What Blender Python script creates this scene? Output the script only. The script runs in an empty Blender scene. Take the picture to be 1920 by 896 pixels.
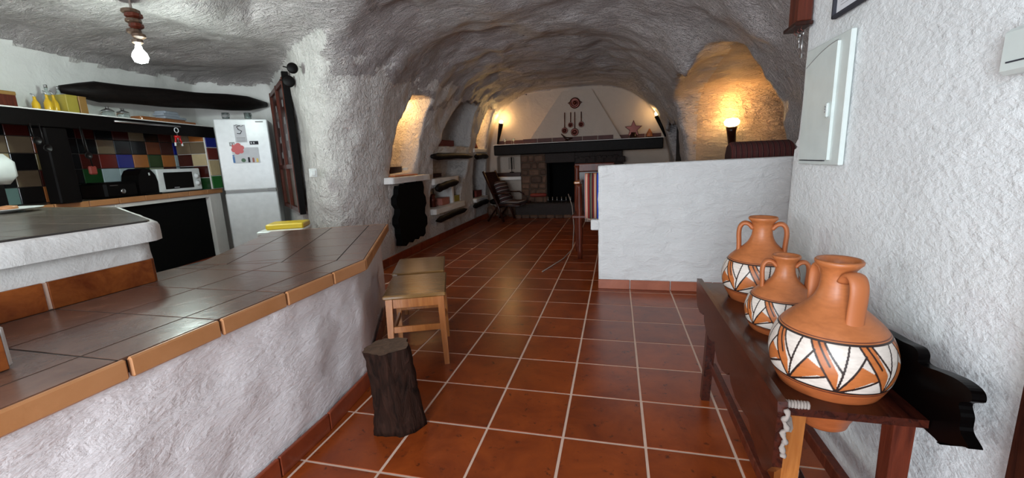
import bpy, math, random
import numpy as np
from mathutils import Vector, Matrix
C = bpy.context.scene.collection
PI = math.pi
random.seed(7)

# ------------------------------------------------------------------ camera
FPX, YAW, PITCH, ROLL, CAMZ = 781.6, .2484, .1877, -.0406, 1.18
fwd = Vector((-math.sin(YAW)*math.cos(PITCH), math.cos(YAW)*math.cos(PITCH), -math.sin(PITCH)))
rt = Vector((math.cos(YAW), math.sin(YAW), 0)); up = rt.cross(fwd)
r2 = math.cos(ROLL)*rt + math.sin(ROLL)*up; u2 = -math.sin(ROLL)*rt + math.cos(ROLL)*up
cd = bpy.data.cameras.new('camera'); cam = bpy.data.objects.new('camera', cd); C.objects.link(cam)
m3 = Matrix((r2, u2, -fwd)).transposed()
cam.matrix_world = Matrix.Translation((0, 0, CAMZ)) @ m3.to_4x4()
cd.sensor_width = 36; cd.lens = FPX/1920*36; cd.clip_start = .02
bpy.context.scene.camera = cam
vs = bpy.context.scene.view_settings
vs.view_transform = 'Standard'; vs.look = 'None'; vs.gamma = 1; vs.use_curve_mapping = False
vs.exposure = 0.0
w = bpy.data.worlds.new('world'); bpy.context.scene.world = w; w.use_nodes = True
bg = w.node_tree.nodes['Background']; bg.inputs[0].default_value = (.75, .87, 1, 1); bg.inputs[1].default_value = 1.0

def light(name, kind, loc, energy, col, size=.1, size_y=None, rot=None, spot=None):
    l = bpy.data.lights.new(name, kind); l.energy = energy; l.color = col
    if kind == 'AREA':
        l.size = size
        if size_y: l.shape = 'RECTANGLE'; l.size_y = size_y
    else: l.shadow_soft_size = size
    if spot: l.spot_size = spot; l.spot_blend = 1
    o = bpy.data.objects.new(name, l); C.objects.link(o); o.location = loc
    if rot: o.rotation_euler = rot
    return o
# daylight through the entrance doorway behind the camera
light('doorway_daylight', 'AREA', (-.55, -1.75, 1.25), 135, (.82, .92, 1), 1.1, 2.0, (math.radians(90), 0, 0))
light('kitchen_fill_light', 'AREA', (-2.6, -1.45, 1.5), 66, (.93, .95, 1), 1.6, 1.0, (math.radians(90), 0, 0))  # added unseen fill for the kitchen and right wall; no window is built

# ------------------------------------------------------------------ materials
def nodes(name):
    m = bpy.data.materials.new(name); m.use_nodes = True
    nt = m.node_tree; b = nt.nodes['Principled BSDF']
    return m, nt, b
def lin(c): return (c[0], c[1], c[2], 1)
def noise(nt, scale, detail=4, rough=.55, vec=None, dist=0):
    n = nt.nodes.new('ShaderNodeTexNoise'); n.inputs['Scale'].default_value = scale
    n.inputs['Detail'].default_value = detail; n.inputs['Roughness'].default_value = rough
    n.inputs['Distortion'].default_value = dist
    if vec is not None: nt.links.new(vec, n.inputs['Vector'])
    return n
def ramp(nt, fac, stops):
    r = nt.nodes.new('ShaderNodeValToRGB'); e = r.color_ramp.elements
    e[0].position = stops[0][0]; e[0].color = lin(stops[0][1])
    e[1].position = stops[-1][0]; e[1].color = lin(stops[-1][1])
    for p, c in stops[1:-1]:
        x = e.new(p); x.color = lin(c)
    nt.links.new(fac, r.inputs[0]); return r
def geo_pos(nt, scale=(1, 1, 1), obj=False):
    if obj:
        t = nt.nodes.new('ShaderNodeTexCoord'); src = t.outputs['Object']
    else:
        t = nt.nodes.new('ShaderNodeNewGeometry'); src = t.outputs['Position']
    mp = nt.nodes.new('ShaderNodeMapping'); mp.inputs['Scale'].default_value = scale
    nt.links.new(src, mp.inputs['Vector']); return mp.outputs[0]
def bump(nt, b, h, strength, dist, prev=None):
    n = nt.nodes.new('ShaderNodeBump'); n.inputs['Strength'].default_value = strength
    n.inputs['Distance'].default_value = dist
    nt.links.new(h, n.inputs['Height'])
    if prev is not None: nt.links.new(prev.outputs[0], n.inputs['Normal'])
    nt.links.new(n.outputs[0], b.inputs['Normal']); return n
def flat(name, col, rough=.5, metal=0, emit=None, spec=None, coat=0):
    m, nt, b = nodes(name)
    b.inputs['Base Color'].default_value = lin(col); b.inputs['Roughness'].default_value = rough
    b.inputs['Metallic'].default_value = metal
    if spec is not None: b.inputs['Specular IOR Level'].default_value = spec
    if coat: b.inputs['Coat Weight'].default_value = coat; b.inputs['Coat Roughness'].default_value = .1
    # slight procedural mottling
    n = noise(nt, 14, 3, .5, geo_pos(nt, obj=True))
    r = ramp(nt, n.outputs['Fac'], [(.3, tuple(c*.94 for c in col)), (.7, tuple(min(1, c*1.03) for c in col))])
    nt.links.new(r.outputs[0], b.inputs['Base Color'])
    if emit:
        b.inputs['Emission Color'].default_value = lin(emit[0]); b.inputs['Emission Strength'].default_value = emit[1]
    return m
def plaster(name, col, sc=(1, 1, 1), fine=.5, coarse=.5, rough=.75, stroke=0, sdir=(1, 1, 1), f2=26, dist=.8):
    m, nt, b = nodes(name)
    p = geo_pos(nt, sc)
    n1 = noise(nt, 5, 6, .6, p, .6); n2 = noise(nt, f2, 5, .6, p, dist); n3 = noise(nt, 90, 3, .5, p)
    r = ramp(nt, n1.outputs['Fac'], [(.3, tuple(c*.93 for c in col)), (.7, col)])
    nt.links.new(r.outputs[0], b.inputs['Base Color'])
    b.inputs['Roughness'].default_value = rough
    k = bump(nt, b, n1.outputs['Fac'], coarse, .06)
    k = bump(nt, b, n2.outputs['Fac'], fine, .022, k)
    k = bump(nt, b, n3.outputs['Fac'], fine*.6, .004, k)
    if stroke:
        s = noise(nt, 7, 5, .65, geo_pos(nt, sdir), 1.2)
        k = bump(nt, b, s.outputs['Fac'], stroke, .10, k)
        s2 = noise(nt, 20, 4, .6, geo_pos(nt, sdir), .8)
        k = bump(nt, b, s2.outputs['Fac'], stroke, .045, k)
    return m
def wood(name, c1, c2, rough=.4, sc=(12, 12, 1.2), coat=0, bstr=.15, spec=.5):
    m, nt, b = nodes(name)
    n = noise(nt, 3.2, 6, .6, geo_pos(nt, sc, True), 1.2)
    r = ramp(nt, n.outputs['Fac'], [(.32, c1), (.66, c2)])
    nt.links.new(r.outputs[0], b.inputs['Base Color']); b.inputs['Roughness'].default_value = rough; b.inputs['Specular IOR Level'].default_value = spec
    if coat: b.inputs['Coat Weight'].default_value = coat; b.inputs['Coat Roughness'].default_value = .15
    bump(nt, b, n.outputs['Fac'], bstr, .01); return m
def glazed(name, c1, c2, rough, per_obj=.25, sc=6, bs=.12, spots=None, coat=0):
    """tile: mottled, with a random tint and pattern offset per tile"""
    m, nt, b = nodes(name)
    oi = nt.nodes.new('ShaderNodeObjectInfo')
    g = nt.nodes.new('ShaderNodeNewGeometry')
    add = nt.nodes.new('ShaderNodeVectorMath'); add.operation = 'ADD'
    nt.links.new(g.outputs['Position'], add.inputs[0]); nt.links.new(oi.outputs['Random'], add.inputs[1])
    n = noise(nt, sc, 6, .65, add.outputs[0], .5)
    r = ramp(nt, n.outputs['Fac'], [(.3, c1), (.7, c2)])
    hsv = nt.nodes.new('ShaderNodeHueSaturation')
    mr = nt.nodes.new('ShaderNodeMapRange'); mr.inputs['To Min'].default_value = 1-per_obj; mr.inputs['To Max'].default_value = 1+per_obj
    nt.links.new(oi.outputs['Random'], mr.inputs['Value']); nt.links.new(mr.outputs[0], hsv.inputs['Value'])
    nt.links.new(r.outputs[0], hsv.inputs['Color'])
    out = hsv.outputs[0]
    if spots:
        n2 = noise(nt, 22, 5, .7, add.outputs[0], .3)
        r3 = ramp(nt, n2.outputs['Fac'], [(.60, (0, 0, 0)), (.70, (1, 1, 1))])
        mx = nt.nodes.new('ShaderNodeMix'); mx.data_type = 'RGBA'
        nt.links.new(r3.outputs[0], mx.inputs['Factor']); nt.links.new(out, mx.inputs['A']); mx.inputs['B'].default_value = lin(spots)
        out = mx.outputs['Result']
    nt.links.new(out, b.inputs['Base Color']); b.inputs['Roughness'].default_value = rough
    if coat: b.inputs['Coat Weight'].default_value = coat; b.inputs['Coat Roughness'].default_value = .12
    bump(nt, b, n.outputs['Fac'], bs, .01); return m

WH = (.80, .79, .77)
M = {}
M['cave'] = plaster('trowelled white plaster', (.69, .65, .62), (1, 1, 1), .5, .5, .55, .6, (1.5, 1.5, 1.1))
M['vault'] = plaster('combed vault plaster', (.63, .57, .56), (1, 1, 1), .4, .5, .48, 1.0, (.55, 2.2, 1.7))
M['alcove'] = plaster('hacked alcove plaster', (.62, .48, .36), (1, 1, 1), .8, 1.0, .6, 1.0, (.6, 1.2, 1.5))  # warm lamp glow tinted into the white plaster's colour
M['cream'] = plaster('dimmed cream plaster', (.52, .43, .36), (1, 1, 1), .15, .25, .7)  # cream darkened in colour to dim the far wall and hood
M['wallr'] = plaster('white wall plaster', (.82, .84, .84), (1, .7, 1.3), .42, .10, .7, f2=44, dist=.15)
M['smooth'] = plaster('smooth white plaster', (.80, .79, .76), (1, 1, 1), .12, .2, .7)
M['partition'] = plaster('bright white plaster', (.84, .84, .83), (1, 1, 2), .3, .5, .7)
M['counter_pl'] = plaster('counter plaster', (.84, .79, .79), (1, .8, 2.2), .26, .25, .7, .08, (1, 1, 3))
M['shelfw'] = plaster('white ledge plaster', (.80, .78, .75), (1, 1, 1), .15, .2, .7)
M['grout'] = flat('light grout', (.66, .46, .36), .8)
M['grout_dark'] = flat('grey grout', (.035, .028, .024), .85)
M['floor'] = glazed('terracotta floor tile', (.16, .026, .005), (.31, .060, .010), .28, .14, 5, .10, (.05, .011, .006))
M['skirt'] = glazed('skirting tile', (.17, .030, .012), (.30, .06, .022), .3, .2, 8)
M['skirt_l'] = glazed('pink skirting tile', (.33, .10, .055), (.42, .14, .08), .35, .1, 8)
M['skirt_o'] = glazed('rust glazed skirting tile', (.14, .025, .006), (.36, .10, .02), .25, .15, 9)
M['ctop'] = glazed('brown counter tile', (.115, .062, .045), (.20, .105, .072), .24, .12, 7, .15)
M['cedge'] = glazed('orange edge tile', (.44, .19, .07), (.52, .24, .10), .4, .05, 6)
M['rtop'] = glazed('dark grey-brown tile', (.12, .10, .08), (.19, .16, .125), .22, .1, 7)
TILE = {'k': (.006, .007, .008), 'b': (.01, .018, .24), 'o': (.52, .18, .045), 'r': (.16, .02, .014), 'm': (.055, .008, .006),
        'w': (.42, .52, .55), 'g': (.012, .05, .014), 'p': (.38, .42, .30), 'c': (.58, .46, .27), 'e': (.20, .145, .09), 't': (.15, .24, .22), 'n': (.20, .05, .018), 'G': (.02, .16, .03), 'y': (.20, .16, .06)}
TM = {k: glazed('wall tile %d' % i, tuple(a*.8 for a in c), c, .15, .08, 5, .1) for i, (k, c) in enumerate(TILE.items())}
M['black'] = flat('near black wood', (.003, .002, .002), .5, spec=.12)
M['boardk'] = flat('black lacquered board', (.0015, .001, .001), .3, spec=.08)
M['blackmat'] = flat('matt black', (.004, .004, .004), .9, spec=.1)
M['dark'] = wood('dark stained wood', (.014, .004, .003), (.040, .010, .005), .3, coat=.1, spec=.25)
M['bench'] = wood('dark red bench wood', (.016, .004, .003), (.060, .012, .006), .25, (14, 2, 14), coat=.3, spec=.3)
M['oak'] = wood('orange varnished pine', (.30, .09, .018), (.44, .16, .04), .3, (12, 12, 1.2), coat=.3)
M['seatw'] = wood('olive brown seat board', (.17, .085, .025), (.27, .14, .045), .2, (2, 12, 12), coat=.5)
M['bark'] = wood('bark', (.006, .003, .002), (.034, .014, .009), .7, (10, 10, 2), bstr=1.0, spec=.12)
M['cut'] = wood('cut wood', (.06, .035, .02), (.13, .075, .045), .6, (8, 8, 8))
M['redwood'] = wood('red brown wood', (.055, .011, .006), (.13, .026, .012), .35, spec=.3)
M['brownpanel'] = wood('grey brown panel', (.10, .07, .05), (.15, .11, .08), .45)
M['log'] = wood('blackened log', (.003, .002, .002), (.009, .006, .005), .5, (10, 2, 10), bstr=.4, spec=.15)
M['metal'] = flat('dull steel', (.5, .5, .5), .3, 1)
M['brass'] = flat('aged copper', (.10, .022, .014), .3, .6)
M['iron'] = flat('black iron', (.012, .01, .01), .4, .6)
M['white'] = flat('white enamel', (.84, .87, .88), .25)
M['pwhite'] = flat('white plastic', (.72, .74, .72), .4)
M['boxwhite'] = flat('pale green white painted steel', (.66, .72, .69), .35)
M['grey'] = flat('grey plastic', (.3, .3, .3), .5)
M['red'] = flat('red paint', (.6, .012, .012), .4)
M['redbook'] = flat('dull red', (.22, .03, .02), .6)
M['pink'] = flat('faded pink', (.45, .16, .12), .6)
M['yellow'] = flat('yellow plastic', (.75, .52, .03), .4)
M['olive'] = flat('olive yellow', (.35, .28, .04), .5)
M['green'] = flat('green', (.05, .14, .06), .5)
M['blue'] = flat('blue', (.05, .18, .45), .5)
M['oil'] = flat('yellow oil', (.62, .38, .02), .15)
M['brown'] = flat('light brown box', (.28, .15, .04), .5)
M['cloth'] = flat('grey blue cloth', (.38, .42, .48), .9)
M['paper'] = flat('paper', (.72, .73, .76), .8)
M['ink'] = flat('ink', (.03, .03, .04), .8)
M['rope'] = flat('pale rope', (.30, .25, .22), .95)
M['terra'] = flat('terracotta', (.43, .132, .042), .5)
M['soot'] = plaster('soot stained stone', (.035, .025, .022), (1, 1, 1), .5, .6, .8)
M['mantel'] = glazed('dark maroon mantel tile', (.05, .010, .007), (.09, .018, .012), .6, .1, 6)
M['stone'] = glazed('field stone', (.07, .035, .022), (.17, .09, .055), .8, .35, 9, .6)
M['mortar'] = plaster('mortar', (.10, .065, .045), (1, 1, 1), .5, .5, .9)
def glassm(name, col):
    m, nt, b = nodes(name); b.inputs['Base Color'].default_value = lin(col); b.inputs['Roughness'].default_value = .03
    b.inputs['Transmission Weight'].default_value = .92; b.inputs['IOR'].default_value = 1.3; return m
M['glass'] = glassm('clear glass', (.85, .95, .93))
M['glasswarm'] = glassm('amber glass', (.9, .65, .35))
def emitm(name, col, s):
    m, nt, b = nodes(name); b.inputs['Base Color'].default_value = lin(col)
    b.inputs['Emission Color'].default_value = lin(col); b.inputs['Emission Strength'].default_value = s; return m
M['coolbulb'] = emitm('cool bulb', (.85, 1, .97), 60)
M['warmbulb'] = emitm('warm bulb', (1, .72, .32), 25)
def stripes(name, cols, scale, axis='X', rough=.9, fine=True):
    m, nt, b = nodes(name)
    t = nt.nodes.new('ShaderNodeTexCoord'); s = nt.nodes.new('ShaderNodeSeparateXYZ'); nt.links.new(t.outputs['Object'], s.inputs[0])
    mu = nt.nodes.new('ShaderNodeMath'); mu.operation = 'MULTIPLY'; mu.inputs[1].default_value = scale
    nt.links.new(s.outputs[axis], mu.inputs[0])
    fr = nt.nodes.new('ShaderNodeMath'); fr.operation = 'FRACT'; nt.links.new(mu.outputs[0], fr.inputs[0])
    r = nt.nodes.new('ShaderNodeValToRGB'); r.color_ramp.interpolation = 'CONSTANT'
    e = r.color_ramp.elements; e[0].position = 0; e[0].color = lin(cols[0][1]); e[1].position = cols[-1][0]; e[1].color = lin(cols[-1][1])
    for p, c in cols[1:-1]: x = e.new(p); x.color = lin(c)
    nt.links.new(fr.outputs[0], r.inputs[0]); nt.links.new(r.outputs[0], b.inputs['Base Color'])
    b.inputs['Roughness'].default_value = rough
    n = noise(nt, 160, 2, .5); bump(nt, b, n.outputs['Fac'], .4, .004)
    return m
R_, Bk, Cr, Gn, Bl, Og = (.22, .02, .015), (.03, .015, .015), (.55, .36, .24), (.05, .12, .07), (.02, .06, .42), (.45, .16, .07)
M['serape'] = stripes('vertical striped woven blanket', [(0, (.55, .18, .14)), (.07, (.60, .42, .30)), (.16, R_), (.30, Bk), (.36, Gn), (.40, Cr), (.42, Bk), (.5, R_), (.60, Cr), (.70, Og), (.74, Bk), (.78, Bl), (.95, (.35, .45, .6))], 1/.142)
M['redthrow'] = stripes('dark red striped throw', [(0, (.035, .008, .008)), (.3, (.10, .015, .012)), (.5, (.02, .008, .01)), (.62, (.16, .03, .02)), (.7, (.04, .01, .01)), (.92, (.22, .10, .07)), (.96, (.05, .01, .01))], 24)
M['cushion'] = stripes('striped cushion', [(0, (.03, .02, .02)), (.5, (.30, .27, .26)), (.68, (.05, .02, .02)), (.9, (.10, .02, .02))], 14, 'Z')

# ------------------------------------------------------------------ mesh helpers
class MB:
    def __init__(s): s.v = []; s.f = []; s.mi = []; s.mats = []
    def _m(s, mat):
        if mat is None: return 0
        if mat not in s.mats: s.mats.append(mat)
        return s.mats.index(mat)
    def add(s, vs_, fs, mat=None):
        o = len(s.v); s.v += [tuple(p) for p in vs_]; k = s._m(mat)
        for f in fs: s.f.append(tuple(i+o for i in f)); s.mi.append(k)
    def box(s, c, d, rz=0, bev=0, mat=None, mtx=None):
        hx, hy, hz = d[0]/2, d[1]/2, d[2]/2
        if bev <= 0:
            pts = [(sx*hx, sy*hy, sz*hz) for sz in (-1, 1) for sy in (-1, 1) for sx in (-1, 1)]
            fs = [(0, 2, 3, 1), (4, 5, 7, 6), (0, 1, 5, 4), (2, 6, 7, 3), (0, 4, 6, 2), (1, 3, 7, 5)]
        else:
            b = min(bev, hx*.9, hy*.9, hz*.9); pts = []; ix = {}
            for sx in (-1, 1):
                for sy in (-1, 1):
                    for sz in (-1, 1):
                        for a in range(3):
                            h = [hx-b, hy-b, hz-b]; h[a] += b
                            ix[(sx, sy, sz, a)] = len(pts); pts.append((sx*h[0], sy*h[1], sz*h[2]))
            fs = []
            S = (-1, 1)
            for q in S:
                fs.append([ix[(q, y, z, 0)] for y, z in ((-1, -1), (1, -1), (1, 1), (-1, 1))][::q])
                fs.append([ix[(x, q, z, 1)] for x, z in ((-1, -1), (-1, 1), (1, 1), (1, -1))][::q])
                fs.append([ix[(x, y, q, 2)] for x, y in ((-1, -1), (1, -1), (1, 1), (-1, 1))][::q])
            for p in S:
                for q in S:
                    e = p*q
                    fs.append([ix[(p, q, -1, 0)], ix[(p, q, -1, 1)], ix[(p, q, 1, 1)], ix[(p, q, 1, 0)]][::e])
                    fs.append([ix[(p, -1, q, 0)], ix[(p, 1, q, 0)], ix[(p, 1, q, 2)], ix[(p, -1, q, 2)]][::e])
                    fs.append([ix[(-1, p, q, 1)], ix[(-1, p, q, 2)], ix[(1, p, q, 2)], ix[(1, p, q, 1)]][::e])
                    for r in S:
                        fs.append([ix[(p, q, r, 0)], ix[(p, q, r, 1)], ix[(p, q, r, 2)]][::p*q*r])
        if mtx is None: mtx = Matrix.Translation(c) @ Matrix.Rotation(rz, 4, 'Z')
        s.add([mtx @ Vector(p) for p in pts], fs, mat)
        return s
    def tube(s, pts, r, n=10, mat=None, caps=True, flatn=None):
        """swept tube; r number or list; flatn=(normal dir, factor) squashes the section"""
        pts = [Vector(p) for p in pts]; R = r if isinstance(r, (list, tuple)) else [r]*len(pts)
        vs_ = []; fs = []; prev = None
        for i, p in enumerate(pts):
            t = (pts[min(i+1, len(pts)-1)]-pts[max(i-1, 0)]).normalized()
            if prev is None:
                a = Vector((0, 0, 1)) if abs(t.z) < .9 else Vector((1, 0, 0))
                if flatn: a = Vector(flatn[0])
                u = (a - t*a.dot(t)).normalized()
            else: u = (prev - t*prev.dot(t)).normalized()
            prev = u; v = t.cross(u)
            k = flatn[1] if flatn else 1
            for j in range(n):
                a = 2*PI*j/n; vs_.append(p + u*math.cos(a)*R[i] + v*math.sin(a)*R[i]*k)
        for i in range(len(pts)-1):
            for j in range(n):
                a = i*n+j; b = i*n+(j+1) % n; fs.append((a, b, b+n, a+n))
        if caps: fs.append(tuple(range(n))[::-1]); fs.append(tuple(range((len(pts)-1)*n, len(pts)*n)))
        s.add(vs_, fs, mat); return s
    def lathe(s, prof, c=(0, 0, 0), n=20, mat=None, axis='Z', mtx=None):
        vs_ = []; fs = []
        for r, z in prof:
            for j in range(n):
                a = 2*PI*j/n; vs_.append(Vector((r*math.cos(a), r*math.sin(a), z)))
        for i in range(len(prof)-1):
            for j in range(n):
                a = i*n+j; b = i*n+(j+1) % n; fs.append((a, b, b+n, a+n))
        fs.append(tuple(range(n))[::-1]); fs.append(tuple(range((len(prof)-1)*n, len(prof)*n)))
        if mtx is None: mtx = Matrix.Translation(c)
        s.add([mtx @ p for p in vs_], fs, mat); return s
    def prism(s, poly, z0, z1, mtx=None, mat=None):
        n = len(poly)
        ar = sum(poly[i][0]*poly[(i+1) % n][1]-poly[(i+1) % n][0]*poly[i][1] for i in range(n))
        if ar < 0: poly = poly[::-1]
        vs_ = [Vector((x, y, z0)) for x, y in poly]+[Vector((x, y, z1)) for x, y in poly]
        fs = [tuple(range(n))[::-1], tuple(range(n, 2*n))]+[(i, (i+1) % n, (i+1) % n+n, i+n) for i in range(n)]
        if mtx is not None: vs_ = [mtx @ p for p in vs_]
        s.add(vs_, fs, mat); return s
    def build(s, name, mat=None, parent=None, smooth=False, bevel=0, loc=None):
        me = bpy.data.meshes.new(name); me.from_pydata(s.v, [], s.f); 
        mats = s.mats if s.mats else [mat]
        for x in mats: me.materials.append(x)
        if s.mats and len(s.mats) > 1: me.polygons.foreach_set('material_index', s.mi)
        if smooth: me.shade_smooth()
        me.update()
        o = bpy.data.objects.new(name, me); C.objects.link(o)
        if parent is not None: o.parent = parent
        if loc: o.location = loc
        if bevel:
            b = o.modifiers.new('bevel', 'BEVEL'); b.width = bevel; b.segments = 2; b.limit_method = 'ANGLE'
        return o
def tag(o, label=None, cat=None, group=None, kind=None):
    if label: o['label'] = label
    if cat: o['category'] = cat
    if group: o['group'] = group
    if kind: o['kind'] = kind
    return o
def thing(name, label, cat, loc=(0, 0, 0), rz=0, group=None):
    o = bpy.data.objects.new(name, None); o.empty_display_size = .1; C.objects.link(o); o.location = loc; o.rotation_euler = (0, 0, rz)
    return tag(o, label, cat, group)
def inst(src, name, parent, loc, rz=0, sc=None, mat=None):
    o = src.copy(); o.name = name; C.objects.link(o); o.parent = parent; o.location = loc; o.rotation_euler = (0, 0, rz)
    if sc: o.scale = sc
    return o
def vnoise(x, y, z, seed=0):
    """cheap smooth pseudo noise -1..1 from sines"""
    s = seed*1.7
    return (math.sin(x*1.9+y*2.3+s)+math.sin(y*3.1-z*2.7+s*2)+math.sin(z*3.7+x*1.3-s)+math.sin((x+y+z)*4.9+s*3)*.6)/3.6

# ------------------------------------------------------------------ cave shell: union of hollowed rooms, meshed as one surface
def axis_coords(segs):
    a = []
    for lo, hi, st in segs:
        n = max(1, round((hi-lo)/st)); a += list(np.linspace(lo, hi, n, endpoint=False))
    a.append(segs[-1][1]); return np.array(a, np.float32)
XS = axis_coords([(-6.2, -3.2, .06), (-3.2, -2.45, .03), (-2.45, 3.3, .05)])
YS = axis_coords([(-2.3, 3.2, .07), (3.2, 4.4, .04), (4.4, 9.3, .03)])
ZS = axis_coords([(-.13, 2.95, .038)])
rng = np.random.RandomState(5)
def lattice_noise(scale):
    out = None; mats = []
    dims = []
    for a in (XS, YS, ZS):
        t = (a-a[0])/scale; i = np.floor(t).astype(int); f = t-i; f = f*f*(3-2*f)
        k = int(i.max())+2; W = np.zeros((len(a), k), np.float32); W[np.arange(len(a)), i] = 1-f; W[np.arange(len(a)), i+1] += f
        mats.append(W); dims.append(k)
    L = rng.uniform(-1, 1, dims).astype(np.float32)
    L = np.tensordot(mats[0], L, (1, 0)); L = np.tensordot(L, mats[1], (1, 1)).transpose(0, 2, 1)
    return np.tensordot(L, mats[2], (2, 1))
X = XS[:, None, None]; Y = YS[None, :, None]; Z = ZS[None, None, :]
def smax(a, b, k): 
    h = np.clip(.5+.5*(a-b)/k, 0, 1); return b+(a-b)*h+k*h*(1-h)
def smin(a, b, k): return -smax(-a, -b, k)
def mx(*a):
    r = a[0]
    for b in a[1:]: r = np.maximum(r, b)
    return r
def ss(t, a, b):
    u = np.clip((t-a)/(b-a), 0, 1); return u*u*(3-2*u)
# main vault
cx = -.80
aR = 2.33-.49*ss(Y, 4.3, 5.0); aL = 1.86+.38*(1-ss(Y, 3.1, 4.5)); a_ = np.where(X < cx, aL, aR)
H = 2.60-.02*(Y-4)*.5; p_ = np.where(X < cx, 3.7, 3.0)
g = ((np.abs(X-cx)/a_)**p_+(np.maximum(Z, 0)/H)**p_)**(1/p_)-1
hall = mx(g*1.9*.9, Y-8.72, 2.29-Y)
# entrance bay by the right wall
near = smax(mx(X-.80, -3.0-X, Y-3.2, -1.6-Y), Z-2.62, .25)
# kitchen cut into the left
Qx, Qy, nx, ny = -5.237, 2.61, .981, .196
n1 = -((X-Qx)*nx+(Y-Qy)*ny)
n2 = (X+5.62)*(-.6)+(Y-4.86)*.8
n3 = (X+2.9)*.656+(Y-3.65)*.755
kw = mx(n1, n2, -1.6-Y, X+.8)
kit = smax(smax(kw, n3, .05), Z-2.45, .20)
def boxsdf(x0, x1, y0, y1, z0, z1): return mx(x0-X, X-x1, y0-Y, Y-y1, z0-Z, Z-z1)
body = smin(hall, near, .03)
body = smin(body, kit, .45)
# seating alcove on the right
alz = 2.28-.13*(Y-4.4)
alc = smax(smax(mx(X-3.05, .6-X), mx(4.22-Y, Y-6.65), .25), Z-alz, .5)
body = smin(body, alc, .05)
nz = lattice_noise(.55)*.035+lattice_noise(.24)*.022+lattice_noise(.11)*.012
amp = np.ones_like(nz)
amp *= np.where((X > .3) & (Y < 2.5) & (Z < 2.2), .2, 1.0)
amp *= 1-.8*ss(-X, 3.4, 4.2)*ss(-Z, -2.45, -2.2)
amp *= np.where(Y > 8.4, .25, 1)
body = body+nz*amp
def poly_sdf(pts, x0, x1, k=.0):
    """convex polygon in (y,z), extruded along x"""
    c = np.mean(pts, 0); d = None; n = len(pts)
    for i in range(n):
        (ya, za), (yb, zb) = pts[i], pts[(i+1) % n]
        ny_, nz_ = zb-za, -(yb-ya); L = math.hypot(ny_, nz_); ny_ /= L; nz_ /= L
        if (c[0]-ya)*ny_+(c[1]-za)*nz_ > 0: ny_, nz_ = -ny_, -nz_
        e = (Y-ya)*ny_+(Z-za)*nz_
        d = e if d is None else (np.maximum(d, e) if k == 0 else smax(d, e, k))
    return mx(d, x0-X, X-x1)
wob = lattice_noise(.16)*.02
for pts, dep in (([(4.60, 1.06), (5.36, 1.10), (5.36, 1.6), (5.50, 2.03), (4.98, 2.03), (4.70, 1.6)], -2.98),
                 ([(5.95, 1.42), (7.35, 1.44), (7.30, 1.9), (7.25, 2.2), (6.55, 2.2), (6.1, 1.75)], -3.05),
                 ([(5.78, .90), (7.2, .90), (7.4, 1.22), (5.78, 1.22)], -3.05),
                 ([(5.72, .50), (6.95, .50), (7.15, .92), (6.9, .92), (5.72, .80)], -3.05),
                 ([(7.72, 1.42), (8.35, 1.42), (8.35, 1.9), (8.3, 2.2), (7.95, 2.2), (7.8, 1.8)], -2.95),
                 ([(7.62, .45), (8.35, .45), (8.4, 1.22), (7.7, 1.22)], -3.0)):
    body = smin(body, poly_sdf(pts, dep, -2.35)+wob*.8, .015)
# fireplace recess, side niche, dark doorway, entrance doorway
body = smin(body, boxsdf(-1.39, -.80, 8.5, 9.15, -.3, 1.09), .01)
body = smin(body, boxsdf(-2.47, -1.95, 8.5, 8.98, .86, 1.27), .01)
body = smin(body, boxsdf(.9, 1.20, 6.95, 8.15, -.3, 1.93), .02)
body = smin(body, boxsdf(-1.15, .05, -2.6, -1.4, -.3, 2.15), .02)
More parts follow.
